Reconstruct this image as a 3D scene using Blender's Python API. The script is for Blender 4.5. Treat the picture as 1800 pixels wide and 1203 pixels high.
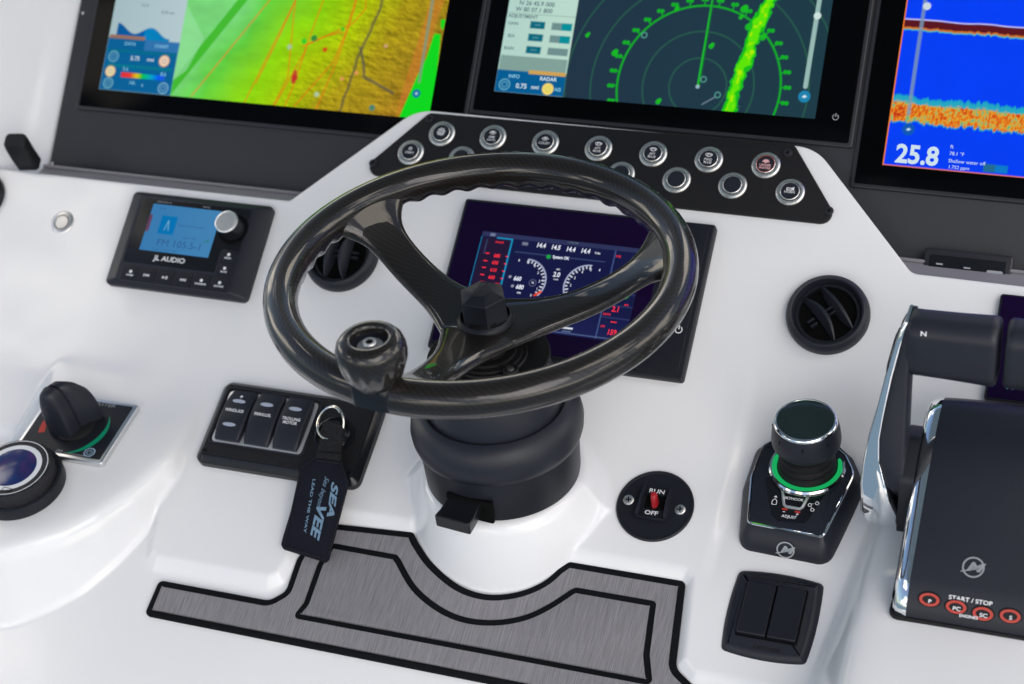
import bpy, math, random
import numpy as np
from mathutils import Matrix, Vector
from mathutils.geometry import tessellate_polygon

for o in list(bpy.data.objects):
    bpy.data.objects.remove(o)
sc = bpy.context.scene
col = sc.collection
random.seed(4)
rng = np.random.default_rng(4)

# ------------------------------------------------------------------ camera
# all measures below are millimetres; X runs along the dash, Y away from the helmsman, Z up
ROT = np.array([[0.93791757, -0.12328133, 0.32421035],
                [0.33236873, 0.58676757, -0.7384002],
                [-0.09920516, 0.8003159, 0.59131447]])
FPX, CXP, CYP = 3361.56, 900.0, 601.5
CAM = np.array([525.055, -1340.508, 997.676])
cd = bpy.data.cameras.new('camera')
cam = bpy.data.objects.new('camera', cd)
col.objects.link(cam)
m4 = Matrix.Identity(4)
for i in range(3):
    for j in range(3):
        m4[i][j] = ROT[i, j]
    m4[i][3] = CAM[i] * .001
cam.matrix_world = m4
cd.sensor_width = 36
cd.sensor_fit = 'HORIZONTAL'
cd.lens = FPX / 1800 * 36
cd.clip_start = .02
cd.clip_end = 100
cd.dof.use_dof = True
cd.dof.focus_distance = 1.60
cd.dof.aperture_fstop = 6.0
sc.camera = cam

# ------------------------------------------------------------------ sky, sun, exposure
SUN_EL, SUN_AZ = math.radians(38), math.radians(140)     # azimuth clockwise from +Y: behind the helmsman
CLOUD_TURN = 200
w = bpy.data.worlds.new('World')
sc.world = w
w.use_nodes = True
nt = w.node_tree
nt.nodes.clear()
out = nt.nodes.new('ShaderNodeOutputWorld')
bg = nt.nodes.new('ShaderNodeBackground')
sky = nt.nodes.new('ShaderNodeTexSky')
sky.sky_type = 'NISHITA'
sky.sun_disc = False
sky.sun_elevation = SUN_EL
sky.sun_rotation = SUN_AZ
tc = nt.nodes.new('ShaderNodeTexCoord')
mp = nt.nodes.new('ShaderNodeMapping')
mp.inputs['Scale'].default_value = (1, 1, 1.8)
mp.inputs['Rotation'].default_value = (0, 0, math.radians(CLOUD_TURN))
nz = nt.nodes.new('ShaderNodeTexNoise')
nz.inputs['Scale'].default_value = 2.0
nz.inputs['Detail'].default_value = 3.5
nz.inputs['Roughness'].default_value = .55
nz.inputs['Distortion'].default_value = .35
rp = nt.nodes.new('ShaderNodeValToRGB')
rp.color_ramp.elements[0].position = .52
rp.color_ramp.elements[1].position = .60
mx = nt.nodes.new('ShaderNodeMix')
mx.data_type = 'RGBA'
mx.inputs['B'].default_value = (25, 22.7, 19.8, 1)
nt.links.new(tc.outputs['Generated'], mp.inputs['Vector'])
nt.links.new(mp.outputs['Vector'], nz.inputs['Vector'])
nt.links.new(nz.outputs['Fac'], rp.inputs['Fac'])
nt.links.new(rp.outputs['Color'], mx.inputs['Factor'])
nt.links.new(sky.outputs['Color'], mx.inputs['A'])
sx_ = nt.nodes.new('ShaderNodeSeparateXYZ')
nt.links.new(tc.outputs['Generated'], sx_.inputs['Vector'])
hz_ = nt.nodes.new('ShaderNodeMapRange')              # sea below the horizon
hz_.inputs['From Min'].default_value = -.015
hz_.inputs['From Max'].default_value = .015
nt.links.new(sx_.outputs['Z'], hz_.inputs['Value'])
m2 = nt.nodes.new('ShaderNodeMix')
m2.data_type = 'RGBA'
m2.inputs['A'].default_value = (1.3, 1.9, 2.5, 1)
nt.links.new(hz_.outputs['Result'], m2.inputs['Factor'])
nt.links.new(mx.outputs['Result'], m2.inputs['B'])
nt.links.new(m2.outputs['Result'], bg.inputs['Color'])
nt.links.new(bg.outputs['Background'], out.inputs['Surface'])
bg.inputs['Strength'].default_value = .10

sd = bpy.data.lights.new('sun', 'SUN')
sd.energy = .6
sd.angle = math.radians(40)
sd.color = (1, .97, .93)
sun = bpy.data.objects.new('sun', sd)
col.objects.link(sun)
sdir = Vector((math.sin(SUN_AZ) * math.cos(SUN_EL), math.cos(SUN_AZ) * math.cos(SUN_EL), math.sin(SUN_EL)))
sun.rotation_euler = sdir.to_track_quat('Z', 'Y').to_euler()
sun.location = sdir * 5

EXPO = 0.66
sc.view_settings.view_transform = 'Standard'
sc.view_settings.look = 'None'
sc.view_settings.exposure = EXPO
sc.view_settings.gamma = 1
sc.view_settings.use_curve_mapping = False


# ------------------------------------------------------------------ measuring: pixels of the photo to points on real planes
def ray(x, y):
    return ROT @ np.array([(x - CXP) / FPX, -(y - CYP) / FPX, -1.])


class Plane:
    def __init__(s, O, t):
        s.O = np.array(O, float)
        s.t = t
        s.e1 = np.array([1., 0, 0])
        s.e2 = np.array([0, math.cos(t), math.sin(t)])
        s.n = np.array([0, -math.sin(t), math.cos(t)])

    def w(s, x, y, h=0.):
        d = ray(x, y)
        O = s.O + h * s.n
        return CAM + d * ((O - CAM) @ s.n) / (d @ s.n)

    def uv(s, x, y, h=0.):
        q = s.w(x, y, h) - s.O
        return np.array([q @ s.e1, q @ s.e2])

    def pt(s, u, v, h=0.):
        return s.O + s.e1 * u + s.e2 * v + s.n * h

    def mat(s, u, v, h=0., rz=0.):
        m = Matrix.Identity(4)
        P = s.pt(u, v, h)
        for i in range(3):
            m[i][0], m[i][1], m[i][2], m[i][3] = s.e1[i], s.e2[i], s.n[i], P[i] * .001
        return m @ Matrix.Rotation(rz, 4, 'Z')


TF, TS, TM = math.radians(32), math.radians(45.34), math.radians(21.66)
FACE = Plane((0, 0, 0), TF)                 # upright white dash face
SCRN0 = Plane((0, 73, 18), TS)
SCRN = Plane(SCRN0.O - 13 * SCRN0.n, TS)    # panel of the big displays
LEDG = Plane((0, -94.9, -59.3), TM)         # sloping ledge


def HZ(z):
    return Plane((0, 0, z), 0.)


# ------------------------------------------------------------------ materials
def lin(c):
    return tuple(((v / 255) / 12.92 if v / 255 <= .04045 else ((v / 255 + .055) / 1.055) ** 2.4) for v in c)


def mat(name, base, rough=.4, metal=0., spec=.5, coat=0., bump=None, var=None, rvar=None, coatr=.03):
    m = bpy.data.materials.new(name)
    m.use_nodes = True
    n = m.node_tree
    b = n.nodes['Principled BSDF']
    b.inputs['Base Color'].default_value = (*base, 1)
    b.inputs['Roughness'].default_value = rough
    b.inputs['Metallic'].default_value = metal
    b.inputs['Specular IOR Level'].default_value = spec
    b.inputs['Coat Weight'].default_value = coat
    b.inputs['Coat Roughness'].default_value = coatr
    tco = n.nodes.new('ShaderNodeTexCoord')
    if var:
        z = n.nodes.new('ShaderNodeTexNoise')
        z.inputs['Scale'].default_value = var[0]
        z.inputs['Detail'].default_value = 4
        n.links.new(tco.outputs['Object'], z.inputs['Vector'])
        r = n.nodes.new('ShaderNodeMapRange')
        r.inputs['To Min'].default_value = 1 - var[1]
        r.inputs['To Max'].default_value = 1 + var[1]
        n.links.new(z.outputs['Fac'], r.inputs['Value'])
        x = n.nodes.new('ShaderNodeMix')
        x.data_type = 'RGBA'
        x.blend_type = 'MULTIPLY'
        x.inputs['Factor'].default_value = 1
        x.inputs['A'].default_value = (*base, 1)
        n.links.new(r.outputs['Result'], x.inputs['B'])
        n.links.new(x.outputs['Result'], b.inputs['Base Color'])
    if rvar:
        z = n.nodes.new('ShaderNodeTexNoise')
        z.inputs['Scale'].default_value = rvar[0]
        z.inputs['Detail'].default_value = 5
        n.links.new(tco.outputs['Object'], z.inputs['Vector'])
        r = n.nodes.new('ShaderNodeMapRange')
        r.inputs['From Min'].default_value = .3
        r.inputs['From Max'].default_value = .7
        r.inputs['To Min'].default_value = max(0, rough - rvar[1])
        r.inputs['To Max'].default_value = rough + rvar[1]
        n.links.new(z.outputs['Fac'], r.inputs['Value'])
        n.links.new(r.outputs['Result'], b.inputs['Roughness'])
    if bump:
        z = n.nodes.new('ShaderNodeTexNoise')
        z.inputs['Scale'].default_value = bump[0]
        z.inputs['Detail'].default_value = 3
        n.links.new(tco.outputs['Object'], z.inputs['Vector'])
        bm = n.nodes.new('ShaderNodeBump')
        bm.inputs['Strength'].default_value = bump[1]
        bm.inputs['Distance'].default_value = bump[2]
        n.links.new(z.outputs['Fac'], bm.inputs['Height'])
        n.links.new(bm.outputs['Normal'], b.inputs['Normal'])
    return m


def emit(name, c, k=1., rough=.15, spec=.3):
    m = mat(name, (.004, .004, .005), rough, spec=spec)
    b = m.node_tree.nodes['Principled BSDF']
    b.inputs['Emission Color'].default_value = (*lin(c), 1)
    b.inputs['Emission Strength'].default_value = k / 2 ** EXPO
    m.cycles.emission_sampling = 'NONE'
    return m


MT = dict(
    gel=mat('gelcoat', (.80, .80, .81), .13, spec=.5, rvar=(20, .09), var=(7, .02), bump=(9, .12, .004)),
    panel=mat('panel_grey', (.027, .028, .034), .45, spec=.3, bump=(900, .25, .0004), var=(8, .06)),
    strip=mat('strip_grey', (.24, .23, .25), .35, spec=.4, var=(30, .06)),
    frame=mat('frame_grey', (.022, .022, .028), .35, spec=.35, bump=(1200, .2, .0003)),
    glass=mat('black_glass', (.0015, .0017, .0022), .06, spec=.04),
    navyglass=mat('navy_glass', (.009, .003, .026), .07, spec=.10),
    plastic=mat('black_plastic', (.0100, .0118, .0170), .42, spec=.30, bump=(1500, .3, .0003), var=(60, .1)),
    plastic2=mat('satin_black_plastic', (.0125, .0148, .0225), .44, spec=.36, bump=(700, .12, .0003), var=(25, .08)),
    smooth=mat('smooth_black_plastic', (.008, .009, .012), .24, spec=.34, bump=(300, .05, .0003)),
    rubber=mat('black_rubber', (.008, .008, .0095), .55, spec=.28, bump=(1800, .35, .0004)),
    powder=mat('powder_black', (.009, .0085, .010), .5, spec=.28, bump=(1600, .5, .0005)),
    dark=mat('void_black', (.002, .002, .002), .7, spec=.1),
    chrome=mat('chrome', (.86, .87, .88), .04, metal=1, rvar=(40, .02)),
    steel=mat('brushed_steel', (.86, .84, .80), .36, metal=1, rvar=(500, .1), bump=(900, .08, .0003)),
    silver=mat('silver_plastic', (.55, .56, .58), .3, metal=.6),
    alu=mat('satin_aluminium', (.72, .73, .74), .28, metal=1, bump=(700, .06, .0003)),
    white=mat('print_white', (.75, .76, .78), .5, spec=.2),
    greyp=mat('print_grey', (.33, .35, .38), .5, spec=.2),
    pale=mat('print_pale_blue', (.28, .40, .52), .55, spec=.2),
    lens=mat('lens_grey', (.36, .40, .50), .35, spec=.4),
    redp=mat('print_red', (.55, .035, .02), .45),
    greenp=mat('print_green', (.0, .28, .14), .45),
    redplastic=mat('red_plastic', (.34, .015, .02), .28, spec=.5),
    redkey=mat('red_rubber_key', (.45, .035, .02), .4),
    emboss=mat('embossed_black', (.010, .010, .012), .55, spec=.3),
    evablk=mat('eva_black', (.006, .007, .009), .85, spec=.1, bump=(2500, .5, .0004), var=(300, .25)),
    tag=mat('neoprene_tag', (.008, .009, .016), .8, spec=.15, bump=(1400, .5, .0006), var=(200, .2)),
    greenlight=emit('green_ring_light', (20, 175, 95), .9),
)
# colour given per mesh point: used for what the displays show
ms = mat('screen_picture', (.002, .002, .002), .1, spec=.07)
n_ = ms.node_tree
b_ = n_.nodes['Principled BSDF']
at_ = n_.nodes.new('ShaderNodeAttribute')
at_.attribute_name = 'picture'
n_.links.new(at_.outputs['Color'], b_.inputs['Emission Color'])
b_.inputs['Emission Strength'].default_value = 1 / 2 ** EXPO
ms.cycles.emission_sampling = 'NONE'
MT['screen'] = ms

# carbon fibre under clear lacquer: twill weave from UV (mm)
mc = mat('carbon_fibre', (.02, .018, .017), .4, spec=.15, coat=1., coatr=.012)
mc.node_tree.nodes['Principled BSDF'].inputs['Coat IOR'].default_value = 1.45
n_ = mc.node_tree
b_ = n_.nodes['Principled BSDF']
uvn = n_.nodes.new('ShaderNodeUVMap')
sp = n_.nodes.new('ShaderNodeSeparateXYZ')
n_.links.new(uvn.outputs['UV'], sp.inputs['Vector'])


def mth(op, a, b=None):
    x = n_.nodes.new('ShaderNodeMath')
    x.operation = op
    for i, v in enumerate((a, b)):
        if v is None:
            continue
        if isinstance(v, (int, float)):
            x.inputs[i].default_value = v
        else:
            n_.links.new(v, x.inputs[i])
    return x.outputs[0]


cu = mth('MULTIPLY', sp.outputs['X'], 1 / 1.4)
cv = mth('MULTIPLY', sp.outputs['Y'], 1 / 1.4)
tw = mth('LESS_THAN', mth('MODULO', mth('ADD', mth('ADD', mth('FLOOR', cu), mth('FLOOR', cv)), 4000.), 4.), 2.)
fu = mth('SUBTRACT', 1., mth('ABSOLUTE', mth('SUBTRACT', mth('MULTIPLY', mth('FRACT', cu), 2.), 1.)))
fv = mth('SUBTRACT', 1., mth('ABSOLUTE', mth('SUBTRACT', mth('MULTIPLY', mth('FRACT', cv), 2.), 1.)))
hh = mth('ADD', mth('MULTIPLY', tw, fu), mth('MULTIPLY', mth('SUBTRACT', 1., tw), fv))
mixc = n_.nodes.new('ShaderNodeMix')
mixc.data_type = 'RGBA'
mixc.inputs['A'].default_value = (.004, .0035, .0035, 1)
mixc.inputs['B'].default_value = (.024, .0180, .0132, 1)
n_.links.new(mth('MULTIPLY', mth('ADD', mth('MULTIPLY', tw, .65), .35), hh), mixc.inputs['Factor'])
n_.links.new(mixc.outputs['Result'], b_.inputs['Base Color'])
bmp = n_.nodes.new('ShaderNodeBump')
bmp.inputs['Strength'].default_value = .2
bmp.inputs['Distance'].default_value = .0004
n_.links.new(hh, bmp.inputs['Height'])
n_.links.new(bmp.outputs['Normal'], b_.inputs['Normal'])
MT['carbon'] = mc


# brushed grey foam of the mat
def streak(name, a, b, sx, sy, bump=.5, rough=.75):
    m = mat(name, a, rough, spec=.15)
    n = m.node_tree
    bs = n.nodes['Principled BSDF']
    t = n.nodes.new('ShaderNodeTexCoord')
    mpp = n.nodes.new('ShaderNodeMapping')
    mpp.inputs['Scale'].default_value = (sx, sy, sy)
    mpp.inputs['Rotation'].default_value = (0, 0, math.radians(-3))
    z = n.nodes.new('ShaderNodeTexNoise')
    z.inputs['Scale'].default_value = 1
    z.inputs['Detail'].default_value = 5
    z.inputs['Roughness'].default_value = .7
    n.links.new(t.outputs['Object'], mpp.inputs['Vector'])
    n.links.new(mpp.outputs['Vector'], z.inputs['Vector'])
    r = n.nodes.new('ShaderNodeMapRange')
    r.inputs['From Min'].default_value = .33
    r.inputs['From Max'].default_value = .67
    n.links.new(z.outputs['Fac'], r.inputs['Value'])
    x = n.nodes.new('ShaderNodeMix')
    x.data_type = 'RGBA'
    x.inputs['A'].default_value = (*a, 1)
    x.inputs['B'].default_value = (*b, 1)
    n.links.new(r.outputs['Result'], x.inputs['Factor'])
    n.links.new(x.outputs['Result'], bs.inputs['Base Color'])
    bm = n.nodes.new('ShaderNodeBump')
    bm.inputs['Strength'].default_value = bump
    bm.inputs['Distance'].default_value = .0006
    n.links.new(r.outputs['Result'], bm.inputs['Height'])
    n.links.new(bm.outputs['Normal'], bs.inputs['Normal'])
    return m


MT['eva'] = streak('eva_brushed_grey', (.15, .145, .155), (.33, .32, .34), 2400, 38, .5, .95)
MT['webbing'] = streak('black_webbing', (.004, .004, .005), (.03, .03, .034), 700, 700, .9, .8)
MT['knurl'] = streak('knurled_black', (.006, .006, .008), (.05, .05, .06), 900, 900, .9, .4)


# ------------------------------------------------------------------ mesh helpers (millimetres in, metres out)
def mesh(name, VF, m, smooth=35, uv=None):
    V, F = VF
    me = bpy.data.meshes.new(name)
    me.from_pydata((np.asarray(V, float) * .001).tolist(), [], [tuple(f) for f in F])
    me.materials.append(MT[m])
    if smooth:
        me.polygons.foreach_set('use_smooth', [True] * len(me.polygons))
        me.set_sharp_from_angle(angle=math.radians(smooth))
    if uv is not None:
        l = me.uv_layers.new(name='UVMap')
        vi = np.empty(len(me.loops), int)
        me.loops.foreach_get('vertex_index', vi)
        l.data.foreach_set('uv', np.asarray(uv, np.float32)[vi].ravel())
    me.update()
    return me


def thing(name, label, cat, m=None, group=None, kind=None):
    o = bpy.data.objects.new(name, None)
    o.empty_display_size = .01
    col.objects.link(o)
    if m is not None:
        o.matrix_world = m
    o['label'] = label
    o['category'] = cat
    if group:
        o['group'] = group
    if kind:
        o['kind'] = kind
    return o


def part(name, VF, m, parent, loc=(0, 0, 0), rz=0., smooth=35, label=None, uv=None):
    me = VF if isinstance(VF, bpy.types.Mesh) else mesh(name, VF, m, smooth, uv)
    o = bpy.data.objects.new(name, me)
    col.objects.link(o)
    o.parent = parent
    o.location = Vector(loc) * .001
    o.rotation_euler = (0, 0, rz)
    if label:
        o['label'] = label
    return o


def join(*vfs):
    V, F = [], []
    for v, f in vfs:
        k = len(V)
        V += [tuple(p) for p in v]
        F += [tuple(i + k for i in q) for q in f]
    return V, F


def xf(vf, loc=(0, 0, 0), rx=0., ry=0., rz=0., s=(1, 1, 1)):
    A = np.array((Matrix.Rotation(rz, 3, 'Z') @ Matrix.Rotation(ry, 3, 'Y') @ Matrix.Rotation(rx, 3, 'X')))
    V = (np.asarray(vf[0], float) * np.array(s)) @ A.T + np.array(loc)
    return V.tolist(), vf[1]


def circ(r, n=40, cx=0., cy=0., a0=0., ry=None):
    ry = r if ry is None else ry
    return [(cx + r * math.cos(a0 + 2 * math.pi * i / n), cy + ry * math.sin(a0 + 2 * math.pi * i / n)) for i in range(n)]


def rounded(pts, rad, n=6):
    """polygon with rounded corners; rad one number or one per corner"""
    o = []
    N = len(pts)
    for i in range(N):
        r = rad[i] if isinstance(rad, (list, tuple)) else rad
        p, a, b = (np.array(pts[k % N], float) for k in (i, i - 1, i + 1))
        d1, d2 = a - p, b - p
        l1, l2 = np.linalg.norm(d1), np.linalg.norm(d2)
        d1, d2 = d1 / l1, d2 / l2
        ang = math.acos(max(-1, min(1, d1 @ d2)))
        if r <= 0 or ang > 3.1:
            o.append(tuple(p))
            continue
        t = min(r / math.tan(ang / 2), .49 * l1, .49 * l2)
        r = t * math.tan(ang / 2)
        A, B = p + d1 * t, p + d2 * t
        bis = (d1 + d2) / np.linalg.norm(d1 + d2)
        C = p + bis * r / math.sin(ang / 2)
        a0 = math.atan2(*(A - C)[::-1])
        a1 = math.atan2(*(B - C)[::-1])
        da = (a1 - a0 + math.pi) % (2 * math.pi) - math.pi
        o += [(C[0] + r * math.cos(a0 + da * k / n), C[1] + r * math.sin(a0 + da * k / n)) for k in range(n + 1)]
    return o


def rrect(w, h, r, cx=0., cy=0., n=5):
    return rounded([(cx - w / 2, cy - h / 2), (cx + w / 2, cy - h / 2), (cx + w / 2, cy + h / 2), (cx - w / 2, cy + h / 2)], r, n)


def area(P):
    P = np.asarray(P)
    return .5 * np.sum(P[:, 0] * np.roll(P[:, 1], -1) - np.roll(P[:, 0], -1) * P[:, 1])


def inset(P, d):
    P = np.asarray(P, float)
    if area(P) < 0:
        P = P[::-1]
    e = np.roll(P, -1, 0) - P
    L = np.linalg.norm(e, axis=1)[:, None] + 1e-9
    nrm = np.stack([-e[:, 1], e[:, 0]], 1) / L
    m = nrm + np.roll(nrm, 1, 0)
    m /= np.maximum(.35, (m * m).sum(1) / 2)[:, None]
    return P + m * d


def loft(rings, cap0=True, cap1=True, closed=True):
    n = len(rings[0])
    V = [tuple(p) for r in rings for p in r]
    F = []
    for k in range(len(rings) - 1):
        for i in range(n if closed else n - 1):
            j = (i + 1) % n
            F.append((k * n + i, k * n + j, (k + 1) * n + j, (k + 1) * n + i))
    if cap0:
        F.append(tuple(range(n))[::-1])
    if cap1:
        F.append(tuple((len(rings) - 1) * n + i for i in range(n)))
    return V, F


def capped(rings):
    """loft whose top is cut into triangles (for outlines that are not convex)"""
    V, F = loft(rings, False, False)
    n = len(rings[0])
    k = (len(rings) - 1) * n
    A = np.array(V[k:])
    for t_ in tessellate_polygon([[Vector((p[0], p[1], 0)) for p in A]]):
        a, b, c_ = A[list(t_)]
        t_ = tuple(t_) if np.cross((b - a)[:2], (c_ - a)[:2]) > 0 else tuple(t_)[::-1]
        F.append(tuple(k + i for i in t_))
    return V, F


def slab(P, z0, z1, bev=.6, seg=3, grow=0.):
    """prism on outline P from z0 to z1, top edge rounded by bev; grow widens the foot"""
    P = inset(P, 0)
    rings = [np.c_[inset(P, -grow), np.full(len(P), z0)]]
    for k in range(seg + 1):
        a = k / seg * math.pi / 2
        rings.append(np.c_[inset(P, bev * (1 - math.cos(a))), np.full(len(P), z1 - bev + bev * math.sin(a))])
    return capped(rings) if len(P) > 60 else loft(rings, cap0=False)


def slab_hole(P, Q, z0, z1):
    P, Q = inset(P, 0), inset(Q, 0)
    n, m = len(P), len(Q)
    tri = tessellate_polygon([[Vector((*p, 0)) for p in P], [Vector((*q, 0)) for q in Q]])
    V = [(*p, z1) for p in P] + [(*q, z1) for q in Q] + [(*p, z0) for p in P] + [(*q, z0) for q in Q]
    F = []
    A = np.array([(*p, 0) for p in P] + [(*q, 0) for q in Q])
    for t in tri:
        a, b, c = A[list(t)]
        F.append(tuple(t) if np.cross(b - a, c - a)[2] > 0 else tuple(t)[::-1])
    for i in range(n):
        j = (i + 1) % n
        F.append((n + m + i, n + m + j, j, i))
    for i in range(m):
        j = (i + 1) % m
        F.append((n + i, n + j, n + m + n + j, n + m + n + i))
    return V, F


def lathe(prof, n=56, c=(0, 0, 0)):
    V, F = [], []
    idx = []
    for r, z in prof:
        if r < 1e-6:
            idx.append([len(V)] * n)
            V.append((c[0], c[1], z + c[2]))
        else:
            idx.append(list(range(len(V), len(V) + n)))
            V += [(c[0] + r * math.cos(2 * math.pi * i / n), c[1] + r * math.sin(2 * math.pi * i / n), z + c[2]) for i in range(n)]
    for k in range(len(prof) - 1):
        a, b = idx[k], idx[k + 1]
        for i in range(n):
            j = (i + 1) % n
            q = [a[i], a[j], b[j], b[i]]
            q = list(dict.fromkeys(q))
            if len(q) > 2:
                F.append(tuple(q))
    return V, F


def tube(path, r, n=10, closed=False):
    P = np.asarray(path, float)
    N = len(P)
    T = np.roll(P, -1, 0) - np.roll(P, 1, 0) if closed else np.gradient(P, axis=0)
    T /= np.linalg.norm(T, axis=1)[:, None]
    up = np.array([0, 0, 1.]) if abs(T[0][2]) < .9 else np.array([1., 0, 0])
    rings = []
    nv = up - T[0] * (up @ T[0])
    for k in range(N):
        nv = nv - T[k] * (nv @ T[k])
        nv /= np.linalg.norm(nv)
        bv = np.cross(T[k], nv)
        rr = r[k] if hasattr(r, '__len__') else r
        rings.append([P[k] + rr * (math.cos(a) * nv + math.sin(a) * bv) for a in np.linspace(0, 2 * math.pi, n, endpoint=False)])
    if closed:
        V, F = loft(rings, False, False)
        k = (N - 1) * n
        F += [(k + i, k + (i + 1) % n, (i + 1) % n, i) for i in range(n)]
        return V, F
    return loft(rings)


def box(w, d, h, c=(0, 0, 0), bev=.5):
    return xf(slab(rrect(w, d, min(bev, w / 3, d / 3), n=2), 0, h, bev, 2), c)


def ringflat(r0, r1, z=0., n=40, a0=0., a1=2 * math.pi, cx=0., cy=0.):
    """flat annulus or arc"""
    full = abs(a1 - a0 - 2 * math.pi) < 1e-6
    A = np.linspace(a0, a1, n + 1)
    V = [(cx + r * math.cos(a), cy + r * math.sin(a), z) for r in (r0, r1) for a in A]
    return V, [(i, n + 1 + i, n + 2 + i, i + 1) for i in range(n)]


def flat(P, z=0.):
    P = inset(P, 0)
    return [(*p, z) for p in P], [tuple(range(len(P)))]


def seg2(a, b, w, z=0.):
    a, b = np.array(a, float), np.array(b, float)
    d = (b - a) / (np.linalg.norm(b - a) + 1e-9)
    n = np.array([-d[1], d[0]]) * w / 2
    return [(*(a - n), z), (*(b - n), z), (*(b + n), z), (*(a + n), z)], [(0, 1, 2, 3)]


_tc = {}


def text(s, size, align='CENTER', shear=0., bold=0., sx=1., ext=0.):
    k = (s, size, align, shear, bold, sx, ext)
    if k in _tc:
        return _tc[k]
    c = bpy.data.curves.new('t', 'FONT')
    c.body = s
    c.size = 1
    c.align_x = align
    c.align_y = 'CENTER'
    c.shear = shear
    c.offset = bold
    c.resolution_u = 3
    c.extrude = ext
    o = bpy.data.objects.new('t', c)
    col.objects.link(o)
    dg = bpy.context.evaluated_depsgraph_get()
    me = bpy.data.meshes.new_from_object(o.evaluated_get(dg))
    V = [(v.co[0] * size * sx, v.co[1] * size, v.co[2] * size) for v in me.vertices]
    F = [tuple(p.vertices) for p in me.polygons]
    bpy.data.objects.remove(o)
    bpy.data.curves.remove(c)
    bpy.data.meshes.remove(me)
    _tc[k] = (V, F)
    return V, F


def letter(s, size, m, parent, loc, rz=0., **k):
    nm = k.pop('name', 'lettering')
    return part(nm, text(s, size, **k), m, parent, loc, rz, smooth=0)


def m_logo(r):
    """ring with a slanted M and a swoosh"""
    a = ringflat(r * .84, r, 0, 36)
    t = xf(text('M', r * 1.5, shear=.35, bold=.03), (r * .04, 0, .02), s=(1.15, .8, 1))
    s1 = seg2((-r * 1.05, -r * .55), (r * .75, r * .05), r * .12, .01)
    return join(a, t, s1)


# ------------------------------------------------------------------ white moulded console
def smax(a, b, k):
    h = np.clip(k - np.abs(a - b), 0, None) / k
    return np.maximum(a, b) + h * h * k / 4


def sstep(a, b, x):
    t = np.clip((x - a) / (b - a), 0, 1)
    return t * t * (3 - 2 * t)


def sdpoly(X, Y, P):
    """signed distance, positive inside"""
    P = np.asarray(P, float)
    d = np.full(X.shape, 1e9)
    ins = np.zeros(X.shape, bool)
    for i in range(len(P)):
        a, b = P[i], P[(i + 1) % len(P)]
        e = b - a
        t = np.clip(((X - a[0]) * e[0] + (Y - a[1]) * e[1]) / (e @ e), 0, 1)
        d = np.minimum(d, np.hypot(X - a[0] - t * e[0], Y - a[1] - t * e[1]))
        if abs(e[1]) > 1e-12:
            c = (a[1] > Y) != (b[1] > Y)
            xi = a[0] + (Y - a[1]) * e[0] / e[1]
            ins ^= c & (X < xi)
    return np.where(ins, d, -d)


def wall(d, slope, r):
    """drop below a flat top at signed distance d inside the outline (positive inside): rounded edge"""
    q = -d
    return slope * .5 * (q + np.sqrt(q * q + r * r)) - slope * .25 * r * np.exp(-(q / r) ** 2 * .5) * 0


ZPR, ZBOSS = -72., -66.
PODT = math.radians(7)
POD = Plane((0, -150., -78.), PODT)             # left pod: leans slightly towards the helm
AX = np.array([-4., -187.])                      # steering axis
CT = math.cos(TM)


def ly(v):
    return -94.9 + v * CT


edge = rounded([(-900, 53), (-299, 53), (-194, 164), (199, 162), (304, 49.5), (900, 46), (900, -500), (-900, -500)],
               [0, 7, 42, 42, 12, 0, 0, 0], 10)
edge = sorted([p for p in edge if p[1] > 0], key=lambda p: p[0])
ex, ev = np.array([p[0] for p in edge]), np.array([p[1] for p in edge])

xs = np.concatenate([np.arange(-760, -470, 3.), np.arange(-470, 360, 1.6), np.arange(360, 640, 3.)])
ye = np.interp(xs, ex, ev) * math.cos(TF)
NR = 400
tt = np.linspace(0, 1, NR)
Yg = -500 + (ye[None, :] - 4 + 500) * tt[:, None]
Xg = np.repeat(xs[None, :], NR, 0)


def console_height(X, Y):
    zf = Y * math.tan(TF)
    zl = -59.3 + (Y + 94.9) * math.tan(TM)
    zl = zl - 7 * sstep(179, 193, X) * sstep(-250, -150, Y)
    up = [(-900, ly(300)), (-900, ly(-90)), (-340, ly(-120)), (-322, ly(-170)), (-313, ly(-208)), (-306, ly(-214)), (-195, ly(-214)), (-187, ly(-208)), (-184, ly(-196)), (-179, ly(-152)), (-168, ly(-140)),
          (-84, ly(-139)), (-60, ly(-120)), (45, ly(-120)), (66, ly(-141)), (168, ly(-141)), (174, ly(-147)), (184, ly(-218)), (196, ly(-228)), (330, ly(-230)), (900, ly(-230)), (900, ly(300))]
    d = sdpoly(X, Y, up)
    z = zl - 9 + 9 * sstep(-9, 3, d)
    z = smax(z, zf, 16)
    r = np.hypot(X - AX[0], Y - AX[1])
    fr = np.clip(-(Y - AX[1]) / np.maximum(r, 1), 0, 1)
    zb = ZBOSS - wall(72 - r, 1.5 + 6.5 * fr, 5)
    z = smax(z, zb, 12 - 5 * fr)
    pe = [POD.w(*q)[:2] for q in ((0, 966), (60, 950), (113, 932), (170, 902), (230, 862), (300, 805), (345, 735))]
    podl = [(-495, 200), (-495, pe[0][1] - 22)] + [tuple(p) for p in pe] + [(pe[-1][0], 200)]
    podl = rounded(podl, [0, 15] + [40] * 7 + [0])
    zp = POD.O[2] + (Y - POD.O[1]) * math.tan(PODT) - wall(sdpoly(X, Y, podl) - 2, 3.4, 5)
    z = smax(z, np.maximum(zp, -400), 9)
    podr = rounded([(314, 200), (318, -300), (330, -520), (900, -520), (900, 200)], [0, 200, 0, 0, 0])
    zq = ZPR - wall(sdpoly(X, Y, podr), 2.4, 8)
    z = smax(z, np.maximum(zq, -400), 14)
    return z


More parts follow.
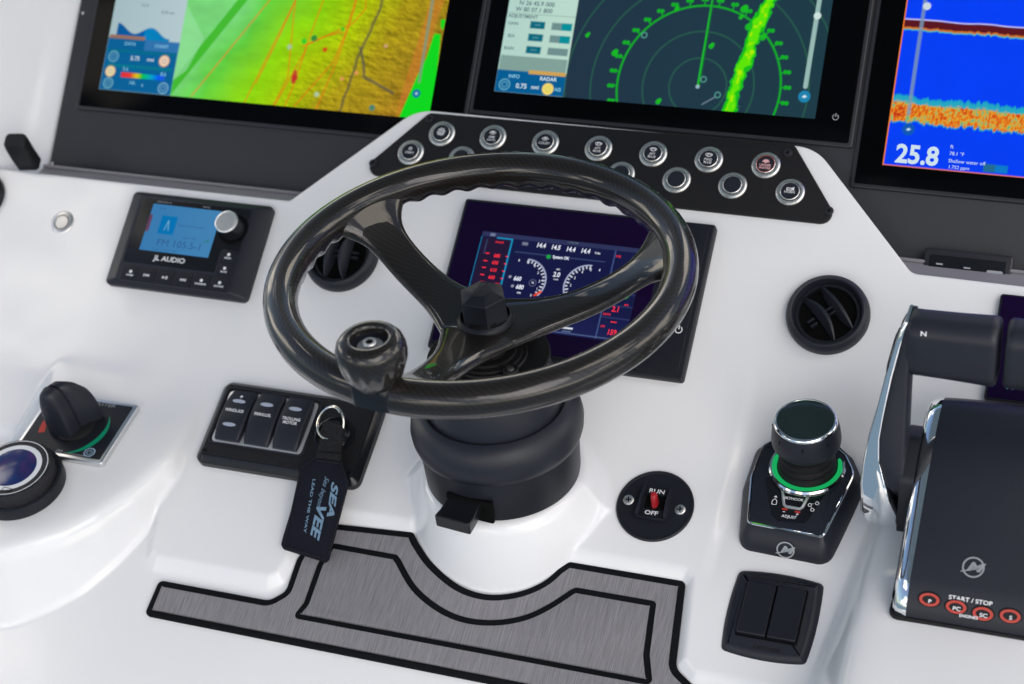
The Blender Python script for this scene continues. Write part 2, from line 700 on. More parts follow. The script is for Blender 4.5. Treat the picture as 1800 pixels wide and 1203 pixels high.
Zg = console_height(Xg, Yg)
rows = [np.stack([Xg, Yg, Zg], -1)]
zt = console_height(xs, ye - 4)
lip = []
for dy, dz in ((-2.2, .7), (-.9, -.1), (-.2, -1.6), (0, -3.5), (0, -70)):
    lip.append(np.stack([xs, ye + dy, ye * math.tan(TF) - 2.4 + (dz + 0.)], -1)[None])
lip[0][0, :, 2] = (ye - 2.2) * math.tan(TF) - .15
lip[1][0, :, 2] = (ye - .9) * math.tan(TF) - .5
lip[2][0, :, 2] = (ye - .2) * math.tan(TF) - 1.5
lip[3][0, :, 2] = ye * math.tan(TF) - 3.6
front = rows[0][:1].copy()
front[:, :, 2] -= 150
G = np.concatenate([front, rows[0]] + lip, 0)
nr, nc = G.shape[:2]
ii = np.arange(nr - 1)[:, None] * nc + np.arange(nc - 1)[None]
Fq = np.stack([ii, ii + 1, ii + nc + 1, ii + nc], -1).reshape(-1, 4)
me = bpy.data.meshes.new('console')
me.vertices.add(nr * nc)
me.vertices.foreach_set('co', (G.reshape(-1) * .001).astype(np.float32))
me.loops.add(len(Fq) * 4)
me.loops.foreach_set('vertex_index', Fq.reshape(-1).astype(np.int32))
me.polygons.add(len(Fq))
me.polygons.foreach_set('loop_start', np.arange(0, len(Fq) * 4, 4, dtype=np.int32))
me.polygons.foreach_set('use_smooth', np.ones(len(Fq), bool))
me.materials.append(MT['gel'])
me.update(calc_edges=True)
me.validate()
console = bpy.data.objects.new('console', me)
col.objects.link(console)
console['kind'] = 'structure'
console['label'] = 'white moulded fibreglass helm console with ledges, pods and wheel boss'


def ground(x, y):
    return float(console_height(np.array([[float(x)]]), np.array([[float(y)]]))[0, 0])


# panel carrying the big displays, the grey strip at its foot, the white side of the console
dp = thing('display_panel', 'charcoal panel behind the white dash holding the three large displays', 'panel', SCRN.mat(0, 0))
part('backing', slab([(-600, -3), (700, -3), (700, 340), (-600, 340)], -8, 0, .8, 2), 'panel', dp)
ledge_strip = join(xf(box(1300, 34, 3, (0, 0, 0), .8), (53, 0, 0)))
st = thing('foot_strip', 'grey trim strip along the foot of the charcoal display panel', 'trim', Matrix.Translation((0, .058, .0140)))
part('strip', ledge_strip, 'strip', st)
part('bead', xf(tube([(-597, 0, 0), (703, 0, 0)], 1.8, 8), (0, 13.5, 4.2)), 'strip', st)
for q in ((-598, 3), (-596, 166)):
    part('screw', lathe([(1.6, 0), (1.5, .5), (0, .8)], 10), 'steel', dp, (q[0] + 1, q[1] + 2, 0))

# side wall: rises from the left edge of the panel and flares out to the left and towards the helm
A0, A1 = SCRN.pt(-600.5, -16, -6), SCRN.pt(-600.5, 420, -6)
prof = [(0, 0, 0), (-3, -2, 6), (-24, -14, 44), (-62, -40, 88), (-78, -52, 98), (-92, -62, 100), (-130, -88, 92), (-240, -160, 40)]
rings = []
for k in range(13):
    t = k / 12
    P = A0 * (1 - t) + A1 * t
    rings.append([P + np.array([p[0], 0, 0]) + SCRN.n * p[2] * .55 + SCRN.e2 * 0 for p in prof])
sw = bpy.data.objects.new('side_wall', mesh('side_wall', loft(rings, False, False, closed=False), 'gel', 60))
col.objects.link(sw)
sw['kind'] = 'structure'
sw['label'] = 'white moulded side of the console left of the displays'


# hardtop over the helm: it is what the lacquered wheel and the black glass mirror
ROOF = [(-1300, -1550), (820, -1550), (780, 1750), (-1250, 1750)]
MT['liner'] = mat('hardtop_liner', (.45, .445, .43), .6, spec=.3, bump=(200, .2, .001))
ht = bpy.data.objects.new('hardtop', mesh('hardtop', xf(slab(rounded(ROOF, 160, 8), 0, 70, 30), (0, 0, 1360)), 'liner', 40))
# underside
V_, F_ = [(v.co.x * 1000, v.co.y * 1000, v.co.z * 1000) for v in ht.data.vertices], [tuple(p.vertices) for p in ht.data.polygons]
nb = len(rounded(ROOF, 160, 8))
ht.data = mesh('hardtop', (V_, F_ + [tuple(range(nb))[::-1]]), 'liner', 40)
col.objects.link(ht)
ht['kind'] = 'structure'
ht['label'] = 'hardtop roof over the helm mirrored dark in the lacquered wheel'

# ------------------------------------------------------------------ what the displays show
class Canvas:
    def __init__(s, u0, u1, v0, v1, cell):
        s.nu, s.nv = int((u1 - u0) / cell) + 1, int((v1 - v0) / cell) + 1
        s.u, s.v = np.meshgrid(np.linspace(u0, u1, s.nu), np.linspace(v0, v1, s.nv))
        s.cell = cell
        s.c = np.zeros((s.nv, s.nu, 3))

    def mix(s, c, a):
        c = np.asarray(lin(c) if np.ndim(c) == 1 else c)
        a = np.clip(a, 0, 1)[..., None]
        s.c = s.c * (1 - a) + c * a

    def aa(s, d):
        return np.clip(d / s.cell + .5, 0, 1)

    def rect(s, c, u0, u1, v0, v1, a=1.):
        s.mix(c, a * s.aa(np.minimum(np.minimum(s.u - u0, u1 - s.u), np.minimum(s.v - v0, v1 - s.v))))

    def disc(s, c, u, v, r, a=1.):
        s.mix(c, a * s.aa(r - np.hypot(s.u - u, s.v - v)))

    def ring(s, c, u, v, r, w, a=1.):
        s.mix(c, a * s.aa(w / 2 - np.abs(np.hypot(s.u - u, s.v - v) - r)))

    def line(s, c, pts, w, a=1.):
        d = np.full(s.u.shape, 1e9)
        for p, q in zip(pts[:-1], pts[1:]):
            p, q = np.array(p, float), np.array(q, float)
            e = q - p
            t = np.clip(((s.u - p[0]) * e[0] + (s.v - p[1]) * e[1]) / (e @ e + 1e-9), 0, 1)
            d = np.minimum(d, np.hypot(s.u - p[0] - t * e[0], s.v - p[1] - t * e[1]))
        s.mix(c, a * s.aa(w / 2 - d))

    def poly(s, c, P, a=1.):
        s.mix(c, a * s.aa(sdpoly(s.u, s.v, P)))

    def noise(s, su, sv, oct=4, seed=0):
        g = np.random.default_rng(seed)
        o = np.zeros(s.u.shape)
        amp = 1.
        tot = 0
        for k in range(oct):
            f = 2 ** k
            n1, n2 = 64, 64
            T = g.random((n1, n2))
            x, y = s.u * f / su + 1000, s.v * f / sv + 1000
            i, j = np.floor(x).astype(int), np.floor(y).astype(int)
            fx, fy = x - i, y - j
            fx, fy = fx * fx * (3 - 2 * fx), fy * fy * (3 - 2 * fy)
            t = lambda a, b: T[a % n1, b % n2]
            o += amp * ((t(i, j) * (1 - fx) + t(i + 1, j) * fx) * (1 - fy) + (t(i, j + 1) * (1 - fx) + t(i + 1, j + 1) * fx) * fy)
            tot += amp
            amp *= .55
        return o / tot

    def build(s, parent, u0, v0, h, name='screen', gain=1.):
        n = s.nu * s.nv
        co = np.stack([s.u - u0, s.v - v0, np.full(s.u.shape, h)], -1).reshape(-1, 3) * .001
        i = np.arange(s.nv - 1)[:, None] * s.nu + np.arange(s.nu - 1)[None]
        Fq = np.stack([i, i + 1, i + s.nu + 1, i + s.nu], -1).reshape(-1, 4)
        me = bpy.data.meshes.new(name)
        me.vertices.add(n)
        me.vertices.foreach_set('co', co.reshape(-1).astype(np.float32))
        me.loops.add(len(Fq) * 4)
        me.loops.foreach_set('vertex_index', Fq.reshape(-1).astype(np.int32))
        me.polygons.add(len(Fq))
        me.polygons.foreach_set('loop_start', np.arange(0, len(Fq) * 4, 4, dtype=np.int32))
        me.materials.append(MT['screen'])
        me.update(calc_edges=True)
        a = me.color_attributes.new('picture', 'FLOAT_COLOR', 'POINT')
        a.data.foreach_set('color', np.concatenate([s.c.reshape(-1, 3) * gain, np.ones((n, 1))], 1).reshape(-1).astype(np.float32))
        return part(name, me, None, parent)


def mixarr(stops, t):
    xs_ = [q[0] for q in stops]
    cs = np.array([lin(q[1]) for q in stops])
    return np.stack([np.interp(t, xs_, cs[:, k]) for k in range(3)], -1)


def sp_(x, y):
    return tuple(SCRN.uv(x, y, 4.))


def k1(x, y): return sp_(x * .28265, y * .28265)
def k2(x, y): return sp_(450 + x * .28265, y * .28265)
def k3(x, y): return sp_(850 + x * .28265, y * .28265)
def k4(x, y): return sp_(1300 + x * .28265, y * .28265)


def display(label, u0, u1, v0, v1):
    uc, vc = (u0 + u1) / 2, (v0 + v1) / 2
    t = thing('multifunction_display', label, 'display', SCRN.mat(uc, vc), 'large displays across the top of the dash')
    part('housing', slab(rrect(u1 - u0 + 8, v1 - v0 + 8, 3), 0, 3.2, 1.6, 3), 'frame', t)
    part('glass', slab(rrect(u1 - u0, v1 - v0, 2), 2, 4, .5, 2), 'glass', t)
    return t, uc, vc


# offsets: pictures sit 4 mm proud of the panel
du, dv = np.array(SCRN.uv(800, 150, 4.)) - np.array(SCRN0.uv(800, 150, 0.))

# left: chart
t, uc, vc = display('left large display showing a green and orange depth chart', -573 + du, -146 + du, 66 + dv, 313 + dv)
au0, au1, av0, av1 = -552.4 + du, -181 + du, 85.3 + dv, 294 + dv
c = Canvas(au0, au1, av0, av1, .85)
q = (c.u - k1(1050, 590)[0]) / (k2(1150, 300)[0] - k1(1050, 590)[0])
sl = q - (c.v - av0) / 500
wob = (c.noise(40, 60, 4, 1) - .5)
base = mixarr([(0, (120, 212, 120)), (.12, (96, 205, 62)), (.3, (140, 212, 12)), (.46, (166, 188, 4)), (.6, (168, 150, 20)), (.8, (160, 130, 26)), (1, (178, 116, 34))], sl + wob * .12)
c.c[:] = base
c.c *= (1 + (c.noise(9, 3.2, 4, 2) - .5) * .5 * sstep(.1, .5, sl) + (c.noise(30, 12, 3, 22) - .5) * .35)[..., None]
hs = c.noise(16, 7, 5, 31) + .5 * c.noise(5, 2.6, 3, 32)
gx = (np.roll(hs, -1, 1) - np.roll(hs, 1, 1)) + .7 * (np.roll(hs, -1, 0) - np.roll(hs, 1, 0))
c.c *= np.clip(1 + 1.5 * gx * sstep(.25, .62, sl), .45, 1.6)[..., None]
c.line((52, 180, 8), [k1(960, 680), k1(1560, -60), k1(2160, -800)], 9, .85)
c.poly((150, 225, 160), [k1(1050, 520), k1(1150, 0), k1(1180, 60), k1(1270, 240), k1(1160, 440)], .55)  # pale reflection haze painted into the picture colour, over light chart coverage
for P in ([k1(1190, 600), k1(1680, 0)], [k1(1520, 640), k1(1800, 80)], [k1(1700, 660), k1(1790, 480), k2(240, 60)],
          [k2(120, 650), k2(300, 330), k2(420, 0)], [k2(180, 660), k2(240, 520), k2(320, 280), k2(600, 150), k2(680, 60), k2(690, -60)],
          [k2(240, 660), k2(480, 390), k2(560, 200), k2(620, 0)], [k2(370, 690), k2(500, 390), k2(580, 160), k2(640, -40)],
          [k2(0, 520), k2(120, 280), k2(250, 0)], [k2(290, 290), k2(420, 230), k2(540, 200)]):
    if P[-1][1] > 180 + dv:
        e_ = np.array(P[-1]) - np.array(P[-2])
        P = P + [tuple(np.array(P[-1]) + e_ / np.linalg.norm(e_) * 130)]
    c.line((228, 104, 20), P, 1.1, .85)
dk = [k2(520, 700), k2(560, 580), k2(610, 440), k2(640, 340), k2(690, 240), k2(760, 90), k2(800, -40), k2(960, -420)]
dk = [(p[0] + .8 * math.sin(i * 2.1), p[1]) for i, p in enumerate([tuple(np.array(dk[j]) * (1 - f_) + np.array(dk[j + 1]) * f_) for j in range(len(dk) - 1) for f_ in (0, .33, .66)])]
c.line((98, 90, 56), dk, 2.2, .75)
c.line((98, 90, 56), dk[::2], 3.4, .35)
c.line((84, 80, 70), [k2(650, 300), k2(670, 400), k2(672, 480), k2(780, 540), k2(850, 580)], 2.8, .75)
c.poly((205, 118, 45), [k2(870, 735), k2(1010, 480), k2(1150, 60), k2(1200, -60), k2(1100, -40), k2(900, 600)], .5)
c.poly((12, 214, 30), [k2(885, 745), k2(930, 640), k2(1000, 480), k2(1060, 360), k2(1110, 210), k2(1150, 215), k2(1140, 330), k2(1090, 760)], 1)
c.poly((12, 214, 30), [k2(1150, 125), k2(1180, 120), k2(1165, 190), k2(1148, 170)], 1)
for (x, y, r, cc) in ((540, 182, 2.2, (30, 190, 30)), (362, 240, 3.4, (15, 130, 60)), (300, 258, 3, (20, 200, 40)), (430, 310, 2.6, (205, 60, 20)), (240, 485, 3.6, (190, 40, 40)), (210, 293, 2.6, (170, 195, 160)), (378, 588, 2.6, (175, 200, 165)), (722, 672, 3.2, (60, 130, 110)), (625, 455, 2, (230, 150, 90)), (535, 492, 2, (225, 150, 90)), (808, 288, 2, (210, 160, 120))):
    c.disc(cc, *k2(x, y), r, .9)
c.line((190, 45, 40), [k2(245, 450), k2(232, 510)], 4.5, .9)
c.line((120, 150, 120), [k2(1110, -60), k2(1015, 510)], 3.2, .8)
c.disc((20, 110, 160), *k2(998, 583), 4.2)
c.disc((170, 210, 220), *k2(998, 583), 1.4)
pr = -468.3 + du
c.rect((166, 190, 196), au0, pr, av0, av1)
c.mix(mixarr([(0, (160, 184, 190)), (1, (186, 206, 212))], (c.u - au0) / 84), .6 * (c.u < pr))
uw0, uw1 = -544 + du, -481 + du
top = 153 + dv + 4.5 * np.cos((c.u - uw0) / 63 * 2 * math.pi * 1.55) - 4.5 * (c.u - uw0) / 63
c.mix(mixarr([(0, (0, 88, 150)), (.5, (0, 92, 165)), (.54, (0, 128, 190)), (1, (0, 122, 178))], (c.u - uw0) / 63),
      c.aa(np.minimum(np.minimum(c.u - uw0, uw1 - c.u), top - c.v)) * (c.v > 141 + dv))
vb = 141.3 + dv
c.rect((4, 96, 150), au0, pr, av0, vb)
c.rect((56, 120, 180), (au0 + pr) / 2 + 2, pr, vb - 11, vb, .7)
c.rect((0, 112, 128), au0, pr - 2, vb - 15, vb - 12, .6)
c.rect((0, 124, 132), au0 + 4, pr - 3, vb - 31, vb - 27.5, .6)
c.rect((150, 110, 92), au0 + 1, (au0 + pr) / 2 + 1, vb - .5, vb + 3.2)
g0, g1 = au0 + 23, pr - 10
c.mix(mixarr([(0, (222, 40, 52)), (.22, (225, 60, 40)), (.36, (215, 190, 20)), (.48, (0, 190, 50)), (.68, (0, 165, 190)), (.85, (0, 90, 240)), (1, (30, 90, 220))], (c.u - g0) / (g1 - g0)),
      c.aa(np.minimum(np.minimum(c.u - g0, g1 - c.u), 2.6 - np.abs(c.v - (vb - 38.5)))))
for (uu, vv, rr, cc, ww) in ((au0 + 10, vb - 20, 5.4, (120, 190, 205), 1.), (au0 + 9.5, vb - 36, 5.6, (235, 215, 165), 0), (pr - 14, vb - 20.5, 5.8, (240, 205, 180), 0), (au0 + 9.5, vb - 48.5, 5.2, (130, 195, 205), 1.), (pr - 9.5, vb - 49, 5.4, (140, 195, 225), 1.)):
    if ww:
        c.ring(cc, uu, vv, rr, 1.3, .75)
        c.ring(cc, uu, vv, rr * .45, 1., .6)
    else:
        c.disc(cc, uu, vv, rr)
        c.ring((205, 160, 90), uu, vv, rr, 1., .6)
        c.ring((150, 160, 160), uu, vv, rr * .4, 1.2, .7)
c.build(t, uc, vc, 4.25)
MT['scrwhite'] = emit('screen_white', (205, 225, 235))
MT['scrgrey'] = emit('screen_grey', (96, 118, 124))
MT['scrcyan'] = emit('screen_cyan', (130, 195, 225))
MT['scrred'] = emit('screen_red', (250, 45, 60))
MT['scrnum'] = emit('screen_number', (228, 232, 245))
MT['scrdark'] = emit('screen_blue_dark', (40, 84, 138))


def stext(s, size, m, t, u, v, uc, vc, h=4.5, **k):
    return letter(s, size, m, t, (u - uc, v - vc, h), **k)


for s_, z_, u_, v_, mm in (('DATA', 5.0, au0 + 27, vb - 5.5, 'scrcyan'), ('CHART', 5.0, pr - 20, vb - 5.5, 'scrcyan'), ('5.75', 6.4, au0 + 36, vb - 20.5, 'scrwhite'), ('nmi', 5.6, au0 + 54, vb - 20.5, 'scrwhite'), ('5.6', 5.4, au0 + 27, vb - 32.5, 'scrcyan'), ('8.6', 5.4, pr - 12, vb - 34.5, 'scrcyan'), ('105.', 5.0, au0 + 38, vb - 46.5, 'scrcyan'), ('ft', 4.2, au0 + 50, vb - 48, 'scrcyan'), ('0.50 nm', 4.6, pr - 20, 172 + dv, 'scrgrey'), ('3.2 ft', 4.2, au0 + 36, 178 + dv, 'scrgrey'), ('TIDE CURRENT', 6.0, au0 + 46, 189 + dv, 'scrgrey')):
    stext(s_, z_, mm, t, u_, v_, uc, vc, bold=.01)

# centre: radar
t, uc, vc = display('centre large display showing a green radar sweep on slate', -137.5 + du, 229.6 + du, 99.3 + dv, 313 + dv)
au0, au1, av0, av1 = -118.4 + du, 196 + du, 119.2 + dv, 296 + dv
c = Canvas(au0, au1, av0, av1, .75)
c.c[:] = mixarr([(0, (32, 50, 70)), (1, (28, 58, 70))], (c.u - au0) / 314)
ru, rv = 81.8 + du, 140.3 + dv
for r in (27.5, 53.3, 104.5, 130):
    c.ring((40, 96, 74), ru, rv, r, 1.5, .75)
c.ring((14, 168, 32), ru, rv, 78.3, 1.9)
for k in range(36):
    a = math.radians(k * 10 + 4)
    if abs(math.cos(a)) < .2 and math.sin(a) < 0:
        continue
    uu, vv = ru + 84.5 * math.cos(a), rv + 84.5 * math.sin(a)
    c.disc((12, 180, 30), uu - 1.6, vv, 2.0, .9)
    c.disc((12, 180, 30), uu + 1.8, vv, 2.0, .9)
    c.line((12, 170, 30), [(ru + 79 * math.cos(a), rv + 79 * math.sin(a)), (ru + 82 * math.cos(a), rv + 82 * math.sin(a))], 1.2)
c.line((24, 190, 40), [(ru, rv), k3(1425, 0), (ru + .5, rv + 160)], 1.8)
c.line((14, 120, 40), [(ru + 1.6, rv), (ru + 2.1, rv + 160)], 1.2, .8)
bp = [k3(1520, 690), k3(1560, 560), k3(1600, 440), k3(1650, 330), k3(1690, 200), k3(1769, 20)]
bp.append((bp[-1][0] + 30, bp[-1][1] + 75))
d = np.full(c.u.shape, 1e9)
for p, q in zip(bp[:-1], bp[1:]):
    p, q = np.array(p), np.array(q)
    e = q - p
    tq = np.clip(((c.u - p[0]) * e[0] + (c.v - p[1]) * e[1]) / (e @ e), 0, 1)
    d = np.minimum(d, np.hypot(c.u - p[0] - tq * e[0], c.v - p[1] - tq * e[1]))
nn = c.noise(6, 6, 3, 5)
spk = c.noise(3.2, 9, 2, 8)
wd = 4.2 + 7 * (nn - .42) + 10 * np.clip(spk - .62, 0, 1)
c.mix((20, 190, 20), c.aa(wd + 1.6 - d))
c.mix((96, 232, 0), c.aa(wd - .8 - d) * .9)
c.mix((190, 235, 0), c.aa(wd - 2.6 - d) * np.clip((c.noise(4, 4, 2, 9) - .5) * 4, 0, .8))
for P in ((645, 222, 2), (815, 332, 3), (1085, 635, 2.4), (1415, 290, 2.4), (1650, 170, 3.5), (1735, 235, 3), (1200, 60, 2), (1620, 60, 3.5), (1600, 110, 2)):
    c.disc((22, 185, 30), *k3(P[0], P[1]), P[2], .9)
    c.disc((22, 185, 30), k3(P[0], P[1])[0] + 1.2, k3(P[0], P[1])[1] + 1.8, P[2] * .8, .9)
for P in ((1000, 220), (1368, 495), (1456, 592)):
    c.ring((90, 165, 150), *k3(*P), 2.6, 1.1, .8)
c.disc((150, 180, 190), ru, rv, 1.9)
c.line((110, 130, 150), [k3(1360, 650), k3(1440, 605)], 1.4, .8)
p0 = k4(410, 540)
c.line((150, 185, 180), [(p0[0], p0[1]), (p0[0] + 1.5, p0[1] + 160)], 4.2)
c.disc((205, 225, 220), *k4(485, 100), 3.4)
c.disc((28, 130, 175), *k4(403, 602), 5.6)
c.poly((215, 235, 240), [k4(388, 602), k4(405, 592), k4(420, 604), k4(400, 612)])
pr = -48.2 + du
c.rect((176, 210, 200), au0, pr, av0, av1)
c.mix((192, 222, 206), (c.u < pr) * sstep(0, 70, c.u - au0) * .6)
vb = 141.3 + dv
c.rect((128, 160, 152), au0 + 1, pr - 1, vb, vb + 14.5)
c.rect((0, 92, 146), au0, pr, av0, vb)
c.rect((206, 162, 84), au0 + 32, pr - .5, vb - 2.2, vb + 1.6)
for k, vv in enumerate((vb + 46.5, vb + 34, vb + 21.6)):
    c.rect((0, 104, 124), au0 + 25.5, au0 + 40.5, vv - 3.6, vv + 3.6)
    c.rect((110, 142, 142), au0 + 47.5, au0 + 68, vv - 3.6, vv + 3.6)
    if k < 2:
        c.rect((0, 142, 152), au0 + 57.5, au0 + 68, vv - 3.6, vv + 3.6)
    c.rect((120, 180, 190), au0 + 30, au0 + 36, vv - .5, vv + .5, .5)
c.rect((130, 160, 150), au0, pr, vb + 56.6, vb + 57.4, .7)
c.ring((110, 185, 205), au0 + 9.5, vb - 14.5, 5.2, 1.2, .8)
c.ring((110, 185, 205), au0 + 9.5, vb - 14.5, 2.6, 1, .7)
c.disc((238, 214, 110), au0 + 54, vb - 15.5, 5.8)
c.ring((190, 200, 90), au0 + 54, vb - 15.5, 2.4, 1., .7)
c.build(t, uc, vc, 4.25)
for s_, z_, u_, v_, mm in (('INFO', 5.0, au0 + 18, vb - 6, 'scrcyan'), ('RADAR', 5.2, au0 + 53, vb - 6, 'scrwhite'), ('0.75', 6.6, au0 + 27, vb - 15, 'scrwhite'), ('nmi', 5.4, au0 + 41, vb - 15, 'scrwhite'), ('AIS', 5.0, au0 + 64, vb - 15.5, 'scrcyan'), ('GAIN', 4.4, au0 + 8, vb + 46.5, 'scrgrey'), ('SEA', 4.4, au0 + 8, vb + 34, 'scrgrey'), ('RAIN', 4.4, au0 + 8, vb + 21.6, 'scrgrey'), ('ADJUSTMENT', 5.0, au0 + 17, vb + 54, 'scrgrey'), ('W 80 07.1 800', 6.2, au0 + 27, vb + 61, 'scrgrey'), ('N 26 45.9 000', 6.2, au0 + 29, vb + 67.5, 'scrgrey')):
    stext(s_, z_, mm, t, u_, v_, uc, vc, bold=.02)
pw = join(ringflat(2.3, 2.9, 0, 24, math.radians(120), math.radians(420)), seg2((0, .4), (0, 3.6), .7))
part('power_mark', pw, 'greyp', t, (214.4 + du - uc, 122.6 + dv - vc, 4.05), smooth=0)

# right: sonar
t, uc, vc = display('right large display showing a bright blue sonar trace and 25.8', 240 + du, 668 + du, 63.5 + dv, 313 + dv)
au0, au1, av0, av1 = 262.8 + du, 634 + du, 82.3 + dv, 291 + dv
c = Canvas(au0, au1, av0, av1, .8)
c.c[:] = lin((0, 62, 244))
c.c *= (1 + (c.noise(20, 20, 2, 4) - .5) * .08)[..., None]
jag = (c.noise(2.4, 900, 4, 11) - .5)
y0 = 214.5 + dv - .004 * (c.u - au0) + 1.6 * (c.noise(24, 900, 2, 12) - .5) * 2
c.mix((190, 190, 235), c.aa(.7 - np.abs(c.v - y0 - 4.2)))
c.mix((90, 18, 30), c.aa(np.minimum(y0 + 3.6 - c.v, c.v - (y0 - 3.6 + jag * 1.5))))
c.mix((205, 110, 30), c.aa(1.1 - np.abs(c.v - (y0 - 4.2 + jag * 3))))
c.mix((70, 190, 170), c.aa(.7 - np.abs(c.v - (y0 - 5.6 + jag * 3))) * .8)
y1 = 133.5 + dv - 1.5 * (c.noise(30, 900, 2, 13) - .5) * 2 + 0 * c.u
f1 = .55 * c.noise(1.3, 2.6, 3, 14) + .45 * c.noise(5, 4, 3, 15)
hw = 9.5 + 7 * jag
c.mix((20, 150, 190), c.aa(hw + 3 - np.abs(c.v - y1 - 1)) * .85)
c.mix(mixarr([(0, (20, 170, 190)), (.38, (110, 180, 120)), (.5, (225, 165, 40)), (.62, (225, 110, 25)), (.8, (190, 40, 20))], f1 + .12 * (1 - np.abs(c.v - y1 + 2) / 9)), c.aa(hw - .5 - np.abs(c.v - y1 + 1)))
c.mix((40, 175, 190), c.aa(2.6 + 3 * jag - np.abs(c.v - (y1 + 9.5 + 4 * jag))) * .7)
c.line((120, 150, 175), [(279.4 + du, 131 + dv), (279.6 + du, 300 + dv)], 3.4, .75)
c.disc((200, 215, 225), *k4(1166, 40), 3.6)
c.disc((12, 90, 170), *k4(1050, 806), 5.6, .9)
c.poly((190, 225, 240), [k4(1036, 806), k4(1053, 797), k4(1066, 807), k4(1048, 815)])
c.rect((225, 116, 40), au0 - 1, au0 + 1.2, av0, av1)
c.rect((225, 116, 40), au0 - 1, au1, av0 - 1, av0 + .9)
c.rect((10, 130, 190), au0 + 89, au0 + 110, av0 + 2.5, av0 + 9.5, .8)
c.rect((40, 100, 110), au0 + 89, au0 + 99, av0 + 2.5, av0 + 9.5, .7)
c.build(t, uc, vc, 4.25)
stext('25.8', 23.5, 'scrwhite', t, 292.5 + du, 93.4 + dv, uc, vc, bold=.03, sx=.95)
for s_, z_, u_, v_ in (('ft', 5, 320.5 + du, 104.5 + dv), ('78.1 °F', 4.6, 320.5 + du, 98.3 + dv), ('Shallow water off', 4.6, 320.5 + du, 91.6 + dv), ('1.752 ppm', 4.4, 321 + du, 86 + dv)):
    stext(s_, z_, 'scrwhite', t, u_, v_, uc, vc, align='LEFT')

# ------------------------------------------------------------------ black cover and small remote beside the displays
u_, v_ = FACE.uv(45, 268)
t = thing('cable_cover', 'small black rubber cover standing in the corner left of the displays', 'cover', FACE.mat(-600, 62, 0, .12))
part('body', loft([[(x * s, y * s + dy, z) for x, y in rrect(25, 15, 4)] for s, dy, z in ((1, 0, -2), (1, 3, 12), (1, 7, 26), (.96, 9, 32), (.8, 10, 34))], False), 'rubber', t)
part('rib', box(3, 9, 24, (-5, 5, 4), 1), 'rubber', t)

ua, va = SCRN.uv(1632, 444, 12)
ub, vb_ = SCRN.uv(1776, 460, 12)
t = thing('remote_panel', 'black remote panel with small red key propped behind the dash edge', 'remote', SCRN.mat((ua + ub) / 2, va - 27, 6))
wv = ub - ua
part('body', slab(rrect(wv + 6, 62, 3), -6, 10, 2), 'frame', t)
part('face', slab(rrect(wv - 4, 50, 2), 9, 10.5, .4), 'smooth', t)
part('red_key', slab(rrect(13, 4, 1.5), 10, 11.5, .5), 'redkey', t, (1, 2.5, 0))
part('slot_mark', flat(rrect(14, 3.4, 1.6)), 'greyp', t, (24, 14.5, 10.6), smooth=0)
for q in ((-24, 17), (-24, 12), (0, 16), (0, 11), (24, 8.5)):
    part('key_mark', flat(rrect(6, 1.4, .5)), 'greyp', t, (q[0], q[1], 10.6), smooth=0)

# ------------------------------------------------------------------ stainless push switches, round gauge
t = thing('push_switch', 'plain stainless push switch alone on the white face left of the stereo', 'switch', FACE.mat(*FACE.uv(110, 392)))
part('bezel', lathe([(12.6, 0), (12.4, 1), (11.4, 1.8), (8.6, 2), (8.4, 1.3), (7.9, 1.2)]), 'steel', t)
part('lit_ring', ringflat(7.0, 7.9, 1.35), 'emboss', t)
part('cap', lathe([(7.2, 1), (7.0, 1.9), (0, 2.1)]), 'steel', t)

u_, v_ = FACE.uv(2, 352)
t = thing('round_gauge', 'black rimmed round gauge cut by the left edge of the view', 'gauge', FACE.mat(u_ - 25, v_))
part('rim', lathe([(28, 0), (28, 5), (26, 8), (23, 8), (22, 5)]), 'smooth', t)
part('dial', lathe([(23, 5), (0, 5.4)]), 'glass', t)
part('needle', seg2((-3, -3), (14, 12), 1.2, 5.8), 'white', t, smooth=0)

# ------------------------------------------------------------------ stereo
t = thing('stereo', 'black marine stereo with blue screen and silver volume knob', 'stereo', FACE.mat(-388, -9))
P = rrect(155, 101, 5)
Q = rrect(126, 90, 2, -1, -1.5)
part('housing', loft([np.c_[inset(P, 0), np.zeros(len(P))], np.c_[inset(P, 0), np.full(len(P), 5.5)], np.c_[inset(P, 1.2), np.full(len(P), 7.2)], np.c_[inset(Q, 0), np.full(len(Q), 13.5)], np.c_[inset(Q, 1), np.full(len(Q), 14)]], False), 'plastic2', t)


def fs(x, y, h=14.):
    q = FACE.uv(230 + x * 220 / 1512, 335 + y * 175 / 1203, h)
    return q[0] + 388, q[1] + 9


part('bezel', slab(rounded([(-61, -39.2 + 11), (40, -39.2 + 11), (40, -6), (60, -6), (60, 41), (-61, 41)], 1.5), 13, 14.4, .4), 'smooth', t)
a, b = fs(105, 710), fs(1010, 240)
sx0, sx1 = a[0], a[0] + 76
sy0, sy1 = a[1] - .5, fs(260, 160)[1]
c = Canvas(sx0, sx1, sy0, sy1, .7)
c.c[:] = lin((56, 120, 172))
c.mix((72, 134, 182), sstep(sx0, sx1, c.u) * .5)
i0 = sx0 + 13.5
c.rect((0, 112, 176), i0, i0 + 17.5, sy0 + 19, sy0 + 38.5)
c.line((120, 180, 210), [(i0 + 8.7, sy0 + 33.5), (i0 + 6.5, sy0 + 23.5)], .8)
c.line((120, 180, 210), [(i0 + 8.7, sy0 + 33.5), (i0 + 11.0, sy0 + 23.5)], .8)
c.rect((104, 44, 66), sx0 - .1, sx0 + 3.2, sy0 + 20, sy0 + 38, .9)
for k in range(4):
    c.rect((40, 120, 110), sx1 - 10 + k * 1.5, sx1 - 9 + k * 1.5, sy0 + 15.6, sy0 + 16.4 + k * .7)
c.build(t, 0, 0, 14.6)
